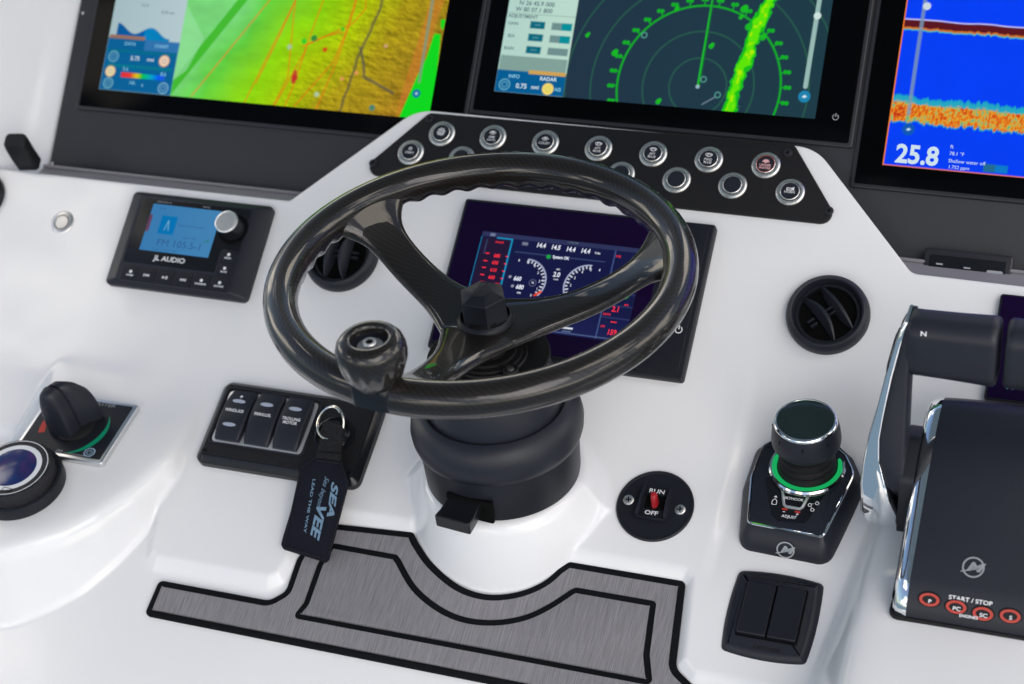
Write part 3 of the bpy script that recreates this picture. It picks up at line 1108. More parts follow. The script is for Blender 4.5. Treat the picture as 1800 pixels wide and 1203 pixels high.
letter('FM 105.5-1', 10.2, 'scrdark', t, ((sx0 + sx1) / 2 + 3.5, sy0 + 9.6, 14.8), sx=1.08)
letter('Tuner', 3.4, 'scrdark', t, (sx0 + 12, sy1 - 4, 14.8))
letter('Radio text of the station', 3.3, 'scrdark', t, (sx0 + 34, sy0 + 30, 14.8), align='LEFT', sx=.86)
letter('Stereo HD', 3.2, 'scrdark', t, (sx0 + 50, sy0 + 17.4, 14.8))
letter('Source  Presets  Tune', 3.0, 'scrdark', t, (sx0 + 28, sy0 + 2.6, 14.8))
letter('JL AUDIO', 7.2, 'white', t, (fs(470, 840)[0], fs(470, 840)[1], 14.55), sx=1.12, bold=.02)
letter('MEDIAMASTER 105', 2.4, 'greyp', t, (sx0 + 11, sy1 + 2.6, 14.55), sx=.8)
letter('MARINE', 2.4, 'greyp', t, (sx0 + 58, sy1 + 2.4, 14.55), sx=.9)
kx = [fs(x, y) for x, y in ((-10, 975), (210, 985), (425, 1015), (645, 1040), (865, 1070), (1085, 1095))]
k0, k5 = kx[0], kx[5]
icons = ['home', 'prev', 'play', 'next', 'fav', 'src']
for i in range(6):
    x = k0[0] + (k5[0] - k0[0]) * i / 5 + (1.5 if i == 0 else 0)
    y = -39.8
    k = part('key', slab(rrect(19.6, 15.5, 1.2), 13.4, 14.9, .5), 'plastic', t, (x, y, 0))
    if icons[i] == 'prev' or icons[i] == 'next':
        sgn = -1 if icons[i] == 'prev' else 1
        ic = join(flat([(-2.6 * sgn, -1.5), (0 * sgn, 0), (-2.6 * sgn, 1.5)]), flat([(0 * sgn, -1.5), (2.4 * sgn, 0), (0 * sgn, 1.5)]), seg2((3 * sgn, -1.5), (3 * sgn, 1.5), .9))
    elif icons[i] == 'play':
        ic = join(flat([(-2.6, -1.6), (.2, 0), (-2.6, 1.6)]), seg2((1.2, -1.6), (1.2, 1.6), .8), seg2((2.6, -1.6), (2.6, 1.6), .8))
    else:
        ic = join(flat(circ(1.7, 14, 0, 1.8)), xf(text({'home': 'HOME', 'fav': 'FAVORITE', 'src': 'SOURCE'}[icons[i]], 2.6, bold=.03), (0, -2, 0)))
    part('icon', ic, 'white', k, (0, 0, 15.0), smooth=0)
for x, y, s_ in ((50.2, -22.5, 'MUTE'), (50.2, -8, 'MENU')):
    k = part('key', slab(rrect(17.5, 13.6, 1.2), 13.4, 14.9, .5), 'plastic', t, (x, y - 2, 0))
    part('icon', join(flat(circ(1.7, 14, 0, 1.8)), xf(text(s_, 2.6, bold=.03), (0, -2, 0))), 'white', k, (0, 0, 15.0), smooth=0)
kc = FACE.uv(396, 388, 34)
kb = FACE.uv(405, 405, 14)
kn = part('volume_knob', lathe([(13, 14), (12.6, 15), (12.2, 30), (11.8, 31.2)], 48), 'smooth', t, (kc[0] + 388, kc[1] + 9, 0))
part('knob_cap', lathe([(11.8, 31.0), (11.6, 32), (10.4, 32.6), (10.0, 32.3), (9.8, 32.3), (0, 32.2)], 48), 'steel', kn)
part('knob_well', lathe([(15.5, 14.45), (14.5, 14.5), (12, 14.46)], 40), 'dark', kn)

# ------------------------------------------------------------------ air vents
def vent(label, u, v, rot, gap):
    t = thing('air_vent', label, 'vent', FACE.mat(u, v), 'round black air vents')
    part('housing', lathe([(36.5, 0), (36.8, 2.5), (36.2, 7), (34.6, 10.5), (32, 12.5), (30.6, 12), (29.4, 9), (28.6, 4), (28.2, .6)], 64), 'plastic2', t)
    part('duct', lathe([(29, .9), (0, .6)], 40), 'dark', t)
    part('inner_ring', lathe([(28.4, 1), (28.2, 5.5), (25.5, 5.6), (25.2, 1)], 48), 'plastic', t)
    for s in (-1, 1):
        n = 15
        rings = []
        for i in range(n):
            x = -1 + 2 * i / (n - 1)
            hw = 26.5 * (1 - abs(gap / 27) ** 2) ** .5
            hgt = 1.5 + 6.0 * (1 - x * x)
            th = .9 + 1.7 * (1 - x * x)
            px, py = x * hw, s * gap + s * 2.5 * (1 - x * x) * (-1)
            tl = 4.5 * (1 - x * x)
            rings.append([(px, py - th, 4.5), (px, py + th, 4.5), (px, py + th * .7 + tl, 6 + hgt), (px, py - th * .4 + tl, 6.3 + hgt)])
        part('vane', xf(loft(rings), rz=rot), 'plastic2', t)
        part('pivot', xf(join(box(2, 7, 5, (-2.5, s * gap - 6, 3.5), .4), box(2, 7, 5, (2.5, s * gap - 6, 3.5), .4)), rz=rot), 'plastic', t)


vent('round black air vent left of the steering wheel, vanes upright', *FACE.uv(603, 452), math.radians(90), 9.5)
vent('round black air vent right of the steering wheel, vanes slanting down right', *FACE.uv(1456, 556), math.radians(-46), 9.5)

# ------------------------------------------------------------------ row of push buttons
t = thing('switch_panel', 'black trapezoid panel of round stainless push buttons above the wheel', 'switch panel', FACE.mat(0, 122))
P = rounded([(-176.5, 37.5), (-222, -34.5), (229, -36.5), (235, -29), (178, 38.5)], [7, 9, 8, 9, 7], 5)
P = rounded([(-179, 37), (-236, -34.5), (236, -36.5), (180, 38.5)], [8, 10, 10, 8], 6)
part('plate', slab(P, 0, 3.2, 1.0), 'powder', t)
for q in ((-222, -22.6), (-177, 30.5), (175.6, 29.1), (223, -24.1)):
    s_ = part('screw', lathe([(4.2, 3.1), (4.0, 4.2), (3.2, 4.5), (0, 4.6)], 24), 'frame', t, (q[0], q[1], 0))
    part('socket', join(seg2((-2, 0), (2, 0), .9, 4.7), seg2((0, -2), (0, 2), .9, 4.7)), 'dark', s_, smooth=0)
me_ring = mesh('bezel', lathe([(13.2, 3.1), (13.1, 4.2), (11.8, 5.5), (9.9, 5.7), (9.7, 4.6)], 48), 'steel')
me_gap = mesh('gap', lathe([(9.75, 4.7), (8.9, 4.6)], 40), 'dark')
me_rim = mesh('cap_rim', lathe([(9.0, 4.5), (9.0, 6.2), (8.6, 6.5), (8.1, 6.4)], 48), 'steel')
me_cap = mesh('cap', lathe([(8.2, 6.3), (0, 6.5)], 40), 'plastic2')
MT['redrim'] = mat('red_lit_rim', (.62, .30, .28), .3, metal=.7)
MT['pinkp'] = emit('pink_print', (245, 190, 195), .75)


def arc(r, a0, a1, w, cx=0., cy=0., n=16):
    return ringflat(r - w / 2, r + w / 2, 0, n, math.radians(a0), math.radians(a1), cx, cy)


def ic_light(b=1):
    return join(arc(4.6, 25, 155, .8, 0, -.4), seg2((-4.4, 1.4), (4.4, 1.4), .8), flat(circ(1.3, 12, 0, 2.6)), *[seg2((x, .6), (x * 1.5, -1.0), .6) for x in (-1.6, 0, 1.6)])


def ic_boat():
    return join(arc(4.4, 200, 340, .9, 0, 3.9), seg2((-4.4, 3.2), (4.6, 2.8), .9), arc(2.0, 0, 360, .7, .4, 1.6), arc(6, 60, 120, .8, 0, -2))


def btn(u, v, words=(), icon=None, red=False, gaps=0.):
    b = part('button', me_ring, None, t, (u, v - 122, 0))
    part('gap', me_gap, None, b)
    r = part('cap_rim', me_rim, None, b)
    part('cap', me_cap, None, b)
    mm = 'pinkp' if red else 'white'
    if red:
        part('red_ring', ringflat(8.0, 8.45, 6.62), 'redkey', b, smooth=0)
    if icon:
        part('icon', xf(icon, (0, 1.8 + gaps, 6.7), s=(.74, .74, 1)), mm, b, smooth=0)
    for k, s_ in enumerate(words):
        letter(s_, 3.3, mm, b, (0, -1.6 - 2.9 * k + gaps, 6.7), bold=.01, sx=min(1., 4.6 / max(4, len(s_)) * 1.05))


wheel_ic = join(arc(4.2, 0, 360, .9), arc(1.6, 0, 360, .8), *[seg2((1.8 * math.cos(a), 1.8 * math.sin(a)), (6 * math.cos(a), 6 * math.sin(a)), .9) for a in np.arange(8) * math.pi / 4 + .2])
btn(-186.5, 114.5, ('STEREO',), join(arc(1.8, 0, 360, 1.0, 0, 1)))
btn(-160, 137.4, ('NAV',), xf(wheel_ic, (0, -.6, 0)), gaps=-.6)
btn(-107.8, 138.6, ('AMP', 'LIGHTS'), ic_light(), gaps=.4)
btn(-54.6, 138.2, ('COURT',), ic_light(), gaps=-.4)
btn(-1.8, 137.6, ('AFT', 'BLUE'), ic_boat(), gaps=.2)
btn(51.6, 137.2, ('AFT', 'BLUE'), ic_boat(), gaps=.2)
btn(104.7, 136.9, ('FWD', 'BLUE'), ic_boat(), gaps=.2)
btn(158.2, 136.7, ('UNDER', 'WATER'), join(*[seg2((1.6 * math.cos(a), 1.6 * math.sin(a)), (4.4 * math.cos(a), 3.6 * math.sin(a)), .8) for a in np.arange(9) * math.pi / 8], arc(1.2, 0, 360, 1.2)), red=True, gaps=.2)
for u in (-133.5, -80, -26.5, 25.5, 79, 131.8):
    btn(u, 113.2)
horn = join(flat([(-5, 2.6), (2.0, 2.6), (4.8, 4.2), (4.8, -1.6), (2.4, .8), (1.6, .6), (1.6, 1.6), (-3.6, 1.6)]), seg2((-4, 2), (-4, -.6), 1.), seg2((-4, -.6), (2.4, -.6), 1.), seg2((2.2, -.6), (2.2, 1), 1.))
btn(185.1, 112.4, ('HORN',), xf(horn, (0, -1.4, 0)), gaps=.2)

# ------------------------------------------------------------------ engine display
t = thing('engine_display', 'wide engine display with navy screen behind the steering wheel', 'display', FACE.mat(4.5, -5))
part('housing', slab(rrect(243, 152, 3), 0, 9, 2.2), 'plastic', t)
part('glass', slab(rrect(196, 142, 1.5, -20.5, 2), 8.6, 9.6, .4), 'navyglass', t)
part('side_strip', slab(rrect(36, 100, 1, 98, 22.5), 8.6, 9.5, .4), 'plastic', t)
part('card_door', slab(rrect(36, 38, 1, 98, -48.5), 8.6, 9.5, .4), 'plastic', t)
part('lower_seam', slab(rrect(197, 2, .4, -20.5, -71), 8.8, 9.5, .3), 'smooth', t)
pw = join(ringflat(2.6, 3.5, 0, 24, math.radians(120), math.radians(420)), seg2((0, .4), (0, 4.2), .9))
pe = FACE.uv(1193, 580, 9.6)
part('power_mark', pw, 'white', t, (pe[0] - 4.5, pe[1] + 5, 9.7), smooth=0)
OE = (4.5, -5.)


def fe(x, y):
    q = FACE.uv(830 + x * 310 / 1621, 390 + y * 230 / 1203, 10.)
    return q[0] - OE[0], q[1] - OE[1]


tl = fe(100, 85)
br = fe(1400, 1080)
ex0, ex1, ey0, ey1 = tl[0], tl[0] + 158, tl[1] - 92, tl[1]
c = Canvas(ex0, ex1, ey0, ey1, .6)
c.c[:] = lin((20, 24, 66))
c.mix((30, 34, 84), sstep(ey0 + 30, ey0, c.v) * .6)
c.rect((44, 50, 88), ex0, ex1, ey1 - 4.6, ey1)
c.rect((34, 22, 52), ex0 + 2, ex0 + 30, ey0 + 18, ey1 - 6)
lx0, lx1 = ex0 - .2, ex0 + 30.5
for P in ([(lx0, ey1 - 5.5), (lx0, ey0 + 16)], [(lx1, ey1 - 5.5), (lx1, ey0 + 16)]):
    c.line((20, 150, 200), P, 1.3)
c.line((20, 150, 200), [(lx0 + 16, ey1 - 5.2), (lx1, ey1 - 5.2)], 1.2)
c.line((60, 84, 130), [(lx0 + 6.5, ey1 - 8), (lx0 + 6.5, ey1 - 22)], .6)
rx0 = fe(1320, 270)[0]
rx1 = rx0 + 28
c.line((74, 96, 150), [(rx0, ey1 - 5), (rx0, ey0 + 1)], .8)
c.line((74, 96, 150), [(rx1, ey1 - 5), (rx1, ey0 + 1)], .8)
c.line((70, 86, 130), [(ex0 + 36, ey1 - 17), (rx0 - 8, ey1 - 17)], .6)
c.line((90, 110, 150), [(ex0 + 1, ey0 + 2), (rx1, ey0 + 2)], .7)
for k in range(3):
    c.line((58, 70, 118), [(rx0, ey0 + 22 + 12 * k), (rx1, ey0 + 22 + 12 * k)], .6)
d1c, d2c = fe(470, 540), fe(1050, 600)
for (q, a0, a1, sgn) in ((d1c, -38, 92, 1), (d2c, 88, 218, -1)):
    an = np.degrees(np.arctan2(c.v - q[1], c.u - q[0]))
    an = np.where(an < a0 - 1, an + 360, an)
    rr = np.hypot(c.u - q[0], c.v - q[1])
    c.mix((176, 184, 214), c.aa(.55 - np.abs(rr - 21.3)) * (an > a0) * (an < a1))
    for k in range(13):
        a = math.radians(a0 + 4 + (a1 - a0 - 8) * k / 12)
        c.line((225, 230, 245), [(q[0] + (18.6 if k % 2 else 17.6) * math.cos(a), q[1] + (18.6 if k % 2 else 17.6) * math.sin(a)), (q[0] + 20 * math.cos(a), q[1] + 20 * math.sin(a))], 1.1)
c.line((235, 70, 40), [(d1c[0] + 14, d1c[1] - 13), (d1c[0] + 19, d1c[1] - 9)], 2)
c.disc((150, 150, 170), *fe(348, 505), 1.4)
c.disc((150, 150, 170), *fe(370, 590), 1.4)
c.ring((90, 96, 130), *fe(555, 562), 3.2, .7)
c.disc((30, 160, 70), *fe(702, 322), 2.1)
g = fe(1385, 650)
an = np.degrees(np.arctan2(c.v - g[1], c.u - g[0]))
rr = np.hypot(c.u - g[0], c.v - g[1])
c.mix((20, 150, 40), c.aa(1.3 - np.abs(rr - 6)) * (np.abs(an) < 60))
c.rect((160, 166, 186), fe(480, 200)[0] - 2, fe(480, 200)[0] + 3.6, fe(500, 205)[1] - 1.4, fe(500, 205)[1] + 1.6, .5)
c.rect((225, 232, 240), fe(825, 975)[0], fe(925, 975)[0], fe(825, 970)[1] - 1, fe(825, 970)[1] + .5)
c.rect((110, 125, 160), fe(825, 1000)[0], fe(915, 975)[0], fe(825, 1000)[1] - .8, fe(825, 1000)[1])
c.rect((140, 150, 180), ex0 + 8, ex0 + 13, ey1 - 4, ey1 - 1.2, .6)
c.build(t, 0, 0, 9.9)
for s_, z_, q, mm in (('14.4', 8.0, (633, 220), 'scrnum'), ('14.5', 8.0, (768, 238), 'scrnum'), ('14.4', 8.0, (905, 256), 'scrnum'), ('14.4', 8.0, (1040, 272), 'scrnum'), ('Volts', 4.0, (1152, 290), 'scrnum'), ('System OK', 5.2, (815, 332), 'scrnum'),
                      ('660', 7.4, (415, 525), 'scrnum'), ('680', 7.4, (436, 602), 'scrnum'), ('RPM', 3.0, (428, 655), 'scrnum'), ('2.0', 8.2, (775, 488), 'scrnum'), ('VMG', 2.8, (790, 440), 'scrnum'), ('knots', 3.0, (770, 530), 'scrnum'), ('N', 4.0, (556, 562), 'scrnum'),
                      ('11:10:25 AM', 3.0, (925, 195), 'scrgrey'), ('680', 6.2, (228, 315), 'scrred'), ('650', 6.2, (210, 378), 'scrred'), ('610', 6.2, (195, 445), 'scrred'), ('660', 6.2, (178, 512), 'scrred'), ('14.4', 4.2, (90, 555), 'scrred'), ('14.4', 4.2, (228, 572), 'scrred'), ('ENGINES', 3.2, (252, 190), 'scrred'),
                      ('2.1', 9.0, (1318, 808), 'scrred'), ('159', 9.0, (1280, 1020), 'scrred'), ('---', 9.0, (1300, 918), 'scrred'), ('DEPTH', 3.6, (1238, 852), 'scrred'), ('LPG', 3.6, (1200, 962), 'scrred'), ('FUEL', 3.6, (1345, 320), 'scrred'), ('87', 6.4, (1388, 640), 'scrred'), ('MPG', 3.0, (1418, 768), 'scrred'),
                      ('0', 4.4, (540, 678), 'scrnum'), ('1', 4.4, (595, 618), 'scrnum'), ('2', 4.4, (618, 548), 'scrnum'), ('3', 4.4, (606, 472), 'scrnum'), ('4', 4.4, (575, 410), 'scrnum'), ('5', 4.4, (510, 370), 'scrnum'), ('6', 4.4, (432, 355), 'scrnum'),
                      ('2', 4.4, (905, 585), 'scrnum'), ('3', 4.4, (943, 518), 'scrnum'), ('4', 4.4, (1012, 465), 'scrnum'), ('5', 4.4, (1092, 445), 'scrnum'), ('6', 4.4, (1172, 445), 'scrnum')):
    p = fe(*q)
    letter(s_, z_ * .8, mm, t, (p[0], p[1], 10.05), bold=.03 if z_ > 5 else .015, sx=.82, shear=.1 if z_ > 7 else 0)
for k, q in enumerate(((318, 320), (303, 388), (286, 455), (270, 522), (140, 290), (122, 358), (108, 420), (92, 486))):
    p = fe(*q)
    part('unit_mark', flat(rrect(4 if k > 3 else 2.4, 1.1, .3)), 'scrred', t, (p[0], p[1], 10.05), smooth=0)
p = fe(618, 1095)
part('maker_mark', m_logo(5.0), 'pale', t, (p[0], p[1], 9.75), smooth=0)

# display at the right edge, behind the throttle
t = thing('side_display', 'dark navy display behind the throttle at the right edge', 'display', FACE.mat(473, -12))
part('housing', slab(rrect(182, 97, 3), 0, 7, 2), 'plastic', t)
part('glass', slab(rrect(178, 93, 2), 6, 7.8, .5), 'navyglass', t)
p = FACE.uv(1776, 678, 8)
part('mark', arc(3.6, -60, 240, 1.1), 'scrcyan', t, (p[0] - 473, p[1] + 12, 7.95), smooth=0)

# ------------------------------------------------------------------ foam mat in the tray
mt = thing('foam_mat', 'grey brushed foam mat with black border in the tray below the wheel', 'mat', LEDG.mat(0, -200, -9))
def smooth_pts(P, n=5):
    """Catmull-Rom through the points (open run)"""
    P = [np.array(p, float) for p in P]
    o = []
    for i in range(len(P) - 1):
        p0, p1, p2, p3 = P[max(i - 1, 0)], P[i], P[i + 1], P[min(i + 2, len(P) - 1)]
        for k in range(n):
            t_ = k / n
            o.append(tuple(.5 * (2 * p1 + (p2 - p0) * t_ + (2 * p0 - 5 * p1 + 4 * p2 - p3) * t_ ** 2 + (3 * p1 - p0 - 3 * p2 + p3) * t_ ** 3)))
    return o + [tuple(P[-1])]


arc_o = smooth_pts([(58.5, 42.5), (48, 28), (29, 15.2), (4, 8.4), (-23, 12.1), (-52, 27.5), (-72, 45)], 5)
MO = rounded([(-298.5, -67.5), (300, -70), (300, -36), (196, -38), (178, -26), (168.5, 50.5), (66, 50.5)] + arc_o +
             [(-79, 53.2), (-158, 48.5), (-170, 38), (-176.5, 8), (-176, -22), (-188, -33), (-297.5, -33)],
             [5, 5, 5, 14, 14, 5, 5] + [0] * len(arc_o) + [5, 12, 12, 10, 10, 12, 5], 6)
MO = inset(MO, 0)
arc_i = smooth_pts([(76, 23.5), (60, 6.5), (42, -7), (18, -16), (-9, -18.4), (-35, -12.5), (-62, 2), (-84, 24)], 5)
MI = rounded([(-158, -42.5), (160, -42.5), (152, -20), (146.5, 25.5), (79, 25.5)] + arc_i +
             [(-88, 27), (-148, 27.5), (-153, 8), (-153, -30)], [2, 2, 14, 2, 2] + [0] * len(arc_i) + [2, 3, 8, 10], 6)
part('base', slab(MO, 0, 3.6, .5, 2), 'evablk', mt)
part('border_pad', slab_hole(inset(MO, 6.2), inset(MI, -2.8), 3.4, 4.9), 'eva', mt, smooth=0)
part('centre_pad', slab(inset(MI, 2.8), 3.4, 4.9, .3, 2), 'eva', mt)

# ------------------------------------------------------------------ rocker panel with ignition, key and tag
wc = (-221., -75.)
t = thing('rocker_panel', 'black panel of three rocker switches and an ignition lock', 'switch panel', LEDG.mat(*wc))
P = rounded([(-82, -44), (82, -44), (82, 43), (-82, 43)], [9, 9, 9, 9], 7)
part('housing', loft([np.c_[inset(P, 0), np.zeros(len(P))], np.c_[inset(P, .3), np.full(len(P), 6.)], np.c_[inset(P, 5.5), np.full(len(P), 11.4)], np.c_[inset(P, 7), np.full(len(P), 12)]], False), 'smooth', t)
part('face', slab(inset(P, 7.2), 11.6, 12.5, .4), 'powder', t)
for q in ((-71, 33.5), (-73, -33.5), (71, 33.5), (73, -33.5)):
    s_ = part('screw', lathe([(2.6, 12.3), (2.5, 12.9), (0, 13)], 16), 'smooth', t, (q[0], q[1], 0))
    part('socket', flat(circ(1.1, 6)), 'dark', s_, (0, 0, 13.1), smooth=0)
part('switch_frame', slab_hole(rrect(98, 60, 5, -24.5, 4.5), rrect(95.4, 57.4, 4, -24.5, 4.5), 12, 13.4), 'plastic2', t)
part('switch_bed', slab(rrect(91, 54, 4, -24.5, 3.6), 12.2, 12.9, .2), 'silver', t)
oval = flat(circ(6.6, 24, 0, 0, 0, 2.0))
for i, (s_, ovs) in enumerate((('WINDLASS', (12.5, -13.0)), ('PARALLEL', (12.5,)), ('TROLLING|MOTOR', (12.5,)))):
    cx = -53.5 + i * 29
    n = 17
    rings = []
    for k in range(n):
        y = -26 + 52 * k / (n - 1)
        a = (y / 26)
        hgt = 12.6 + 9.2 * (1 - .55 * a * a) - (1.6 * a if i == 0 else -1.2 * a) * 1.0
        wdt = 13.5 * (1 - .10 * a ** 4)
        e = 1 - max(0, abs(a) - .93) * 4
        rings.append([(-wdt, y, 12.4), (-wdt, y, hgt - 2.2), (-wdt + .7, y, hgt - .9), (-wdt + 2.2, y, hgt - .3), (-wdt * .5, y, hgt * 1.0), (0, y, hgt + .1), (wdt * .5, y, hgt), (wdt - 2.2, y, hgt - .3), (wdt - .7, y, hgt - .9), (wdt, y, hgt - 2.2), (wdt, y, 12.4)])
    rk = part('rocker', loft(rings), 'plastic2', t, (cx, 4.5, 0), smooth=50)

    def rh(y):
        a = y / 26
        return 12.6 + 9.2 * (1 - .55 * a * a) - (1.6 * a if i == 0 else -1.2 * a) + .45
    for oy in ovs:
        part('lens', xf(oval, (0, oy, rh(oy))), 'lens', rk, smooth=0)
    for k, wd_ in enumerate(s_.split('|')):
        letter(wd_, 4.3, 'white', rk, (0, 1.5 - 4.0 * k, rh(1)), sx=.9, bold=.02)
    if i == 0:
        ar = join(seg2((0, -1.6), (0, 1.6), .7), seg2((0, 1.8), (-1.5, .4), .7), seg2((0, 1.8), (1.5, .4), .7))
        part('arrow', xf(ar, (0, 17.6, rh(17.6))), 'white', rk, smooth=0)
        part('arrow', xf(ar, (0, -17.6, rh(17.6) - .1), rz=math.pi), 'white', rk, smooth=0)
ig = LEDG.uv(586, 762, 16) - np.array(wc)
part('ignition_lock', lathe([(15, 12.2), (15, 13.5), (13.4, 15), (12.8, 17), (11.8, 18.4), (9.5, 18.6), (8.5, 17.9), (0, 17.9)], 40), 'smooth', t, (ig[0], ig[1], 0))
part('lock_nut', lathe([(19.5, 12.2), (19.3, 13.8), (17.5, 14.2)], 12), 'smooth', t, (ig[0], ig[1], 0))

# key with split ring and floating tag
key = thing('key_and_tag', 'black neoprene key tag on a split ring hanging from the ignition key', 'key tag', LEDG.mat(ig[0] + wc[0], ig[1] + wc[1], 0))
part('key_head', xf(join(slab(rounded([(-7, -3), (7, -3), (8, 6), (4, 11), (-4, 11), (-8, 6)], 3, 4), 0, 3.4, 1)), (0, 3, 18), rx=math.radians(74), rz=math.radians(25)), 'smooth', key)
r0 = LEDG.uv(583, 752, 30) - (ig + np.array(wc))
MT['ringmetal'] = mat('worn_steel_ring', (.80, .76, .68), .2, metal=1, rvar=(300, .1))
ring = [(12.6 * math.cos(a), 15.2 * math.sin(a), 1.5 * math.sin(a * 2)) for a in np.linspace(0, 2 * math.pi, 48, endpoint=False)]
part('split_ring', xf(tube(ring, .95, 8, True), (r0[0] - 1, r0[1] + 3, 33), rx=math.radians(22)), 'ringmetal', key)
part('split_ring', xf(tube([(x * .94, y * .94, z + 1.3) for x, y, z in ring[6:40]], .85, 8), (r0[0] - 1, r0[1] + 3, 33), rx=math.radians(22)), 'ringmetal', key)


def kt(x, y, h):
    q = LEDG.uv(480 + x / 4.01, 700 + y / 4.01, h) - (ig + np.array(wc))
    return np.array([q[0], q[1], h])


# strap and tag: sheets of real thickness bent over the panel edge
def sheet(L, Rr, th, n=6):
    """L, Rr: matching left and right edge points; returns a closed thick sheet"""
    top, bot = [], []
    rings = []
    for a, b in zip(L, Rr):
        pts = [a * (1 - s) + b * s for s in np.linspace(0, 1, n)]
        up = np.array([0, 0, th])
        bulge = [np.array([0, 0, .8 * th * math.sin(math.pi * s) ** .5]) for s in np.linspace(0, 1, n)]
        rings.append([p + bb * .4 + up * .5 for p, bb in zip(pts, bulge)] + [p - up * .5 for p in pts[::-1]])
    return loft(rings)


stL = [kt(350, 170, 37), kt(352, 205, 33), kt(335, 290, 27), kt(318, 360, 23), kt(300, 412, 21)]
stR = [kt(490, 195, 37), kt(498, 232, 33), kt(488, 310, 27), kt(482, 380, 23), kt(470, 430, 21)]
part('strap', sheet(stL, stR, 2.6), 'webbing', key)
part('strap_fold', sheet([kt(312, 385, 24.5), kt(300, 425, 22.5)], [kt(486, 405, 24.5), kt(472, 445, 22.5)], 2.2), 'webbing', key)
tgL = [kt(302, 395, 20), kt(225, 455, 19.5), kt(190, 500, 19), kt(170, 640, 16), kt(125, 820, 10), kt(75, 985, 5), kt(62, 1040, 4), kt(72, 1062, 4)]
tgR = [kt(478, 420, 20), kt(505, 510, 19.5), kt(532, 600, 19), kt(515, 660, 16), kt(465, 850, 10), kt(405, 1080, 4), kt(392, 1135, 3), kt(370, 1155, 3)]
part('tag', sheet(tgL, tgR, 4.2, 9), 'tag', key, smooth=60)
def on_tag(s_, a, b, width, mm, sh=0., bold=.02):
    """text running from pixel a to pixel b of the tag crop, laid on the bent surface"""
    vf = text(s_, 1., align='LEFT', shear=sh, bold=bold)
    V = np.asarray(vf[0])
    x0, Lx = V[:, 0].min(), V[:, 0].max() - V[:, 0].min()
    Hy = V[:, 1].max() - V[:, 1].min()
    a, b = np.array(a, float), np.array(b, float)
    d = b - a
    nrm = np.array([d[1], -d[0]]) / np.linalg.norm(d)
    o = []
    for p in V:
        q = a + d * (p[0] - x0) / Lx + nrm * p[1] / Hy * width
        h = np.interp(q[1] - .12 * (q[0] - 300), [395, 480, 550, 650, 830, 1020, 1080], [20, 19.5, 19, 16, 10, 4.6, 4]) + 4.1
        o.append(tuple(kt(q[0], q[1], h)))
    part('lettering', (o, vf[1]), mm, key, smooth=0)


def stitches(a, b, n):
    o = []
    for k in range(n):
        s0, s1 = (k + .15) / n, (k + .75) / n
        p, q = [np.array(a) * (1 - s_) + np.array(b) * s_ for s_ in (s0, s1)]
        P, Q = [kt(w_[0], w_[1], np.interp(w_[1] - .12 * (w_[0] - 300), [395, 480, 550, 650, 830, 1020, 1080], [20, 19.5, 19, 16, 10, 4.6, 4]) + 3.4) for w_ in (p, q)]
        o.append(tube([P, (P + Q) / 2 + np.array([0, 0, .4]), Q], .42, 5))
    return join(*o)


part('stitching', join(stitches((296, 425), (205, 498), 9), stitches((480, 440), (524, 590), 12), stitches((188, 520), (80, 1020), 36), stitches((90, 1050), (372, 1140), 22), stitches((392, 1110), (512, 670), 32), stitches((305, 440), (470, 462), 13)), 'emboss', key)
MT['print'] = mat('tag_print_blue', (.17, .27, .38), .7, spec=.1, var=(500, .35))
on_tag('SEA', (437, 592), (400, 838), 52, 'print', .3, .035)
on_tag('VEE', (340, 760), (285, 1000), 70, 'print', .3, .035)
on_tag('LEAD THE WAY', (288, 572), (222, 952), 19, 'print')
on_tag('Sea beyond', (382, 556), (312, 800), 44, 'print', .5, .0)

# ------------------------------------------------------------------ engine stop switch
t = thing('engine_stop_switch', 'round black plate with red toggle between RUN and OFF', 'switch', LEDG.mat(127.9, -88.5))
part('plate', lathe([(33.5, 0), (33.6, 1.6), (32.6, 2.6), (31.2, 2.5), (30.8, 2.1), (0, 2.1)], 64), 'plastic', t)
for q in ((-23.6, 1.1), (22.4, -.4)):
    s_ = part('screw', lathe([(4.7, 2), (4.6, 2.9), (3.4, 3.5), (0, 3.7)], 24), 'steel', t, (q[0], q[1], 0))
    part('socket', xf(join(seg2((-2.4, 0), (2.4, 0), 1.1, 3.8), seg2((0, -2.4), (0, 2.4), 1.1, 3.8)), rz=.2), 'dark', s_, smooth=0)
for s in (-1, 1):
    part('guard', loft([[(s * 10.5, -13, 2), (s * 14.2, -13, 2), (s * 13.6, -13, 8.5), (s * 11, -13, 8.5)], [(s * 10.5, 2, 2), (s * 13.4, 2, 2), (s * 12.6, 2, 11.5), (s * 10.5, 2, 11.5)], [(s * 10.5, 15, 2), (s * 13.4, 15, 2), (s * 12.6, 15, 8), (s * 10.5, 15, 8)]]), 'plastic2', t)
part('bed', slab(rrect(21, 27, 1, 0, 1), 2, 3.4, .4), 'plastic', t)
part('slot', slab(rrect(17, 13.5, 1, 0, 2.2), 3.2, 3.6, .1), 'dark', t)
part('guard_foot', box(27, 2.6, 4, (0, -13.5, 2), .6), 'plastic', t)
part('toggle', loft([[(x * s, y * s2 + dy, z) for x, y in circ(1, 16)] for s, s2, dy, z in ((3.4, 5.5, 1.5, 3), (3.0, 5, 2, 8), (3.2, 3.6, 3.4, 13), (2.6, 2.6, 4, 15), (1, 1, 4.1, 15.6))], False), 'redplastic', t)
letter('RUN', 5.4, 'white', t, (-1, 12.6, 3.6), sx=1.25, bold=.02)
letter('OFF', 5.4, 'white', t, (-1, -8.2, 3.6), sx=1.25, bold=.02)

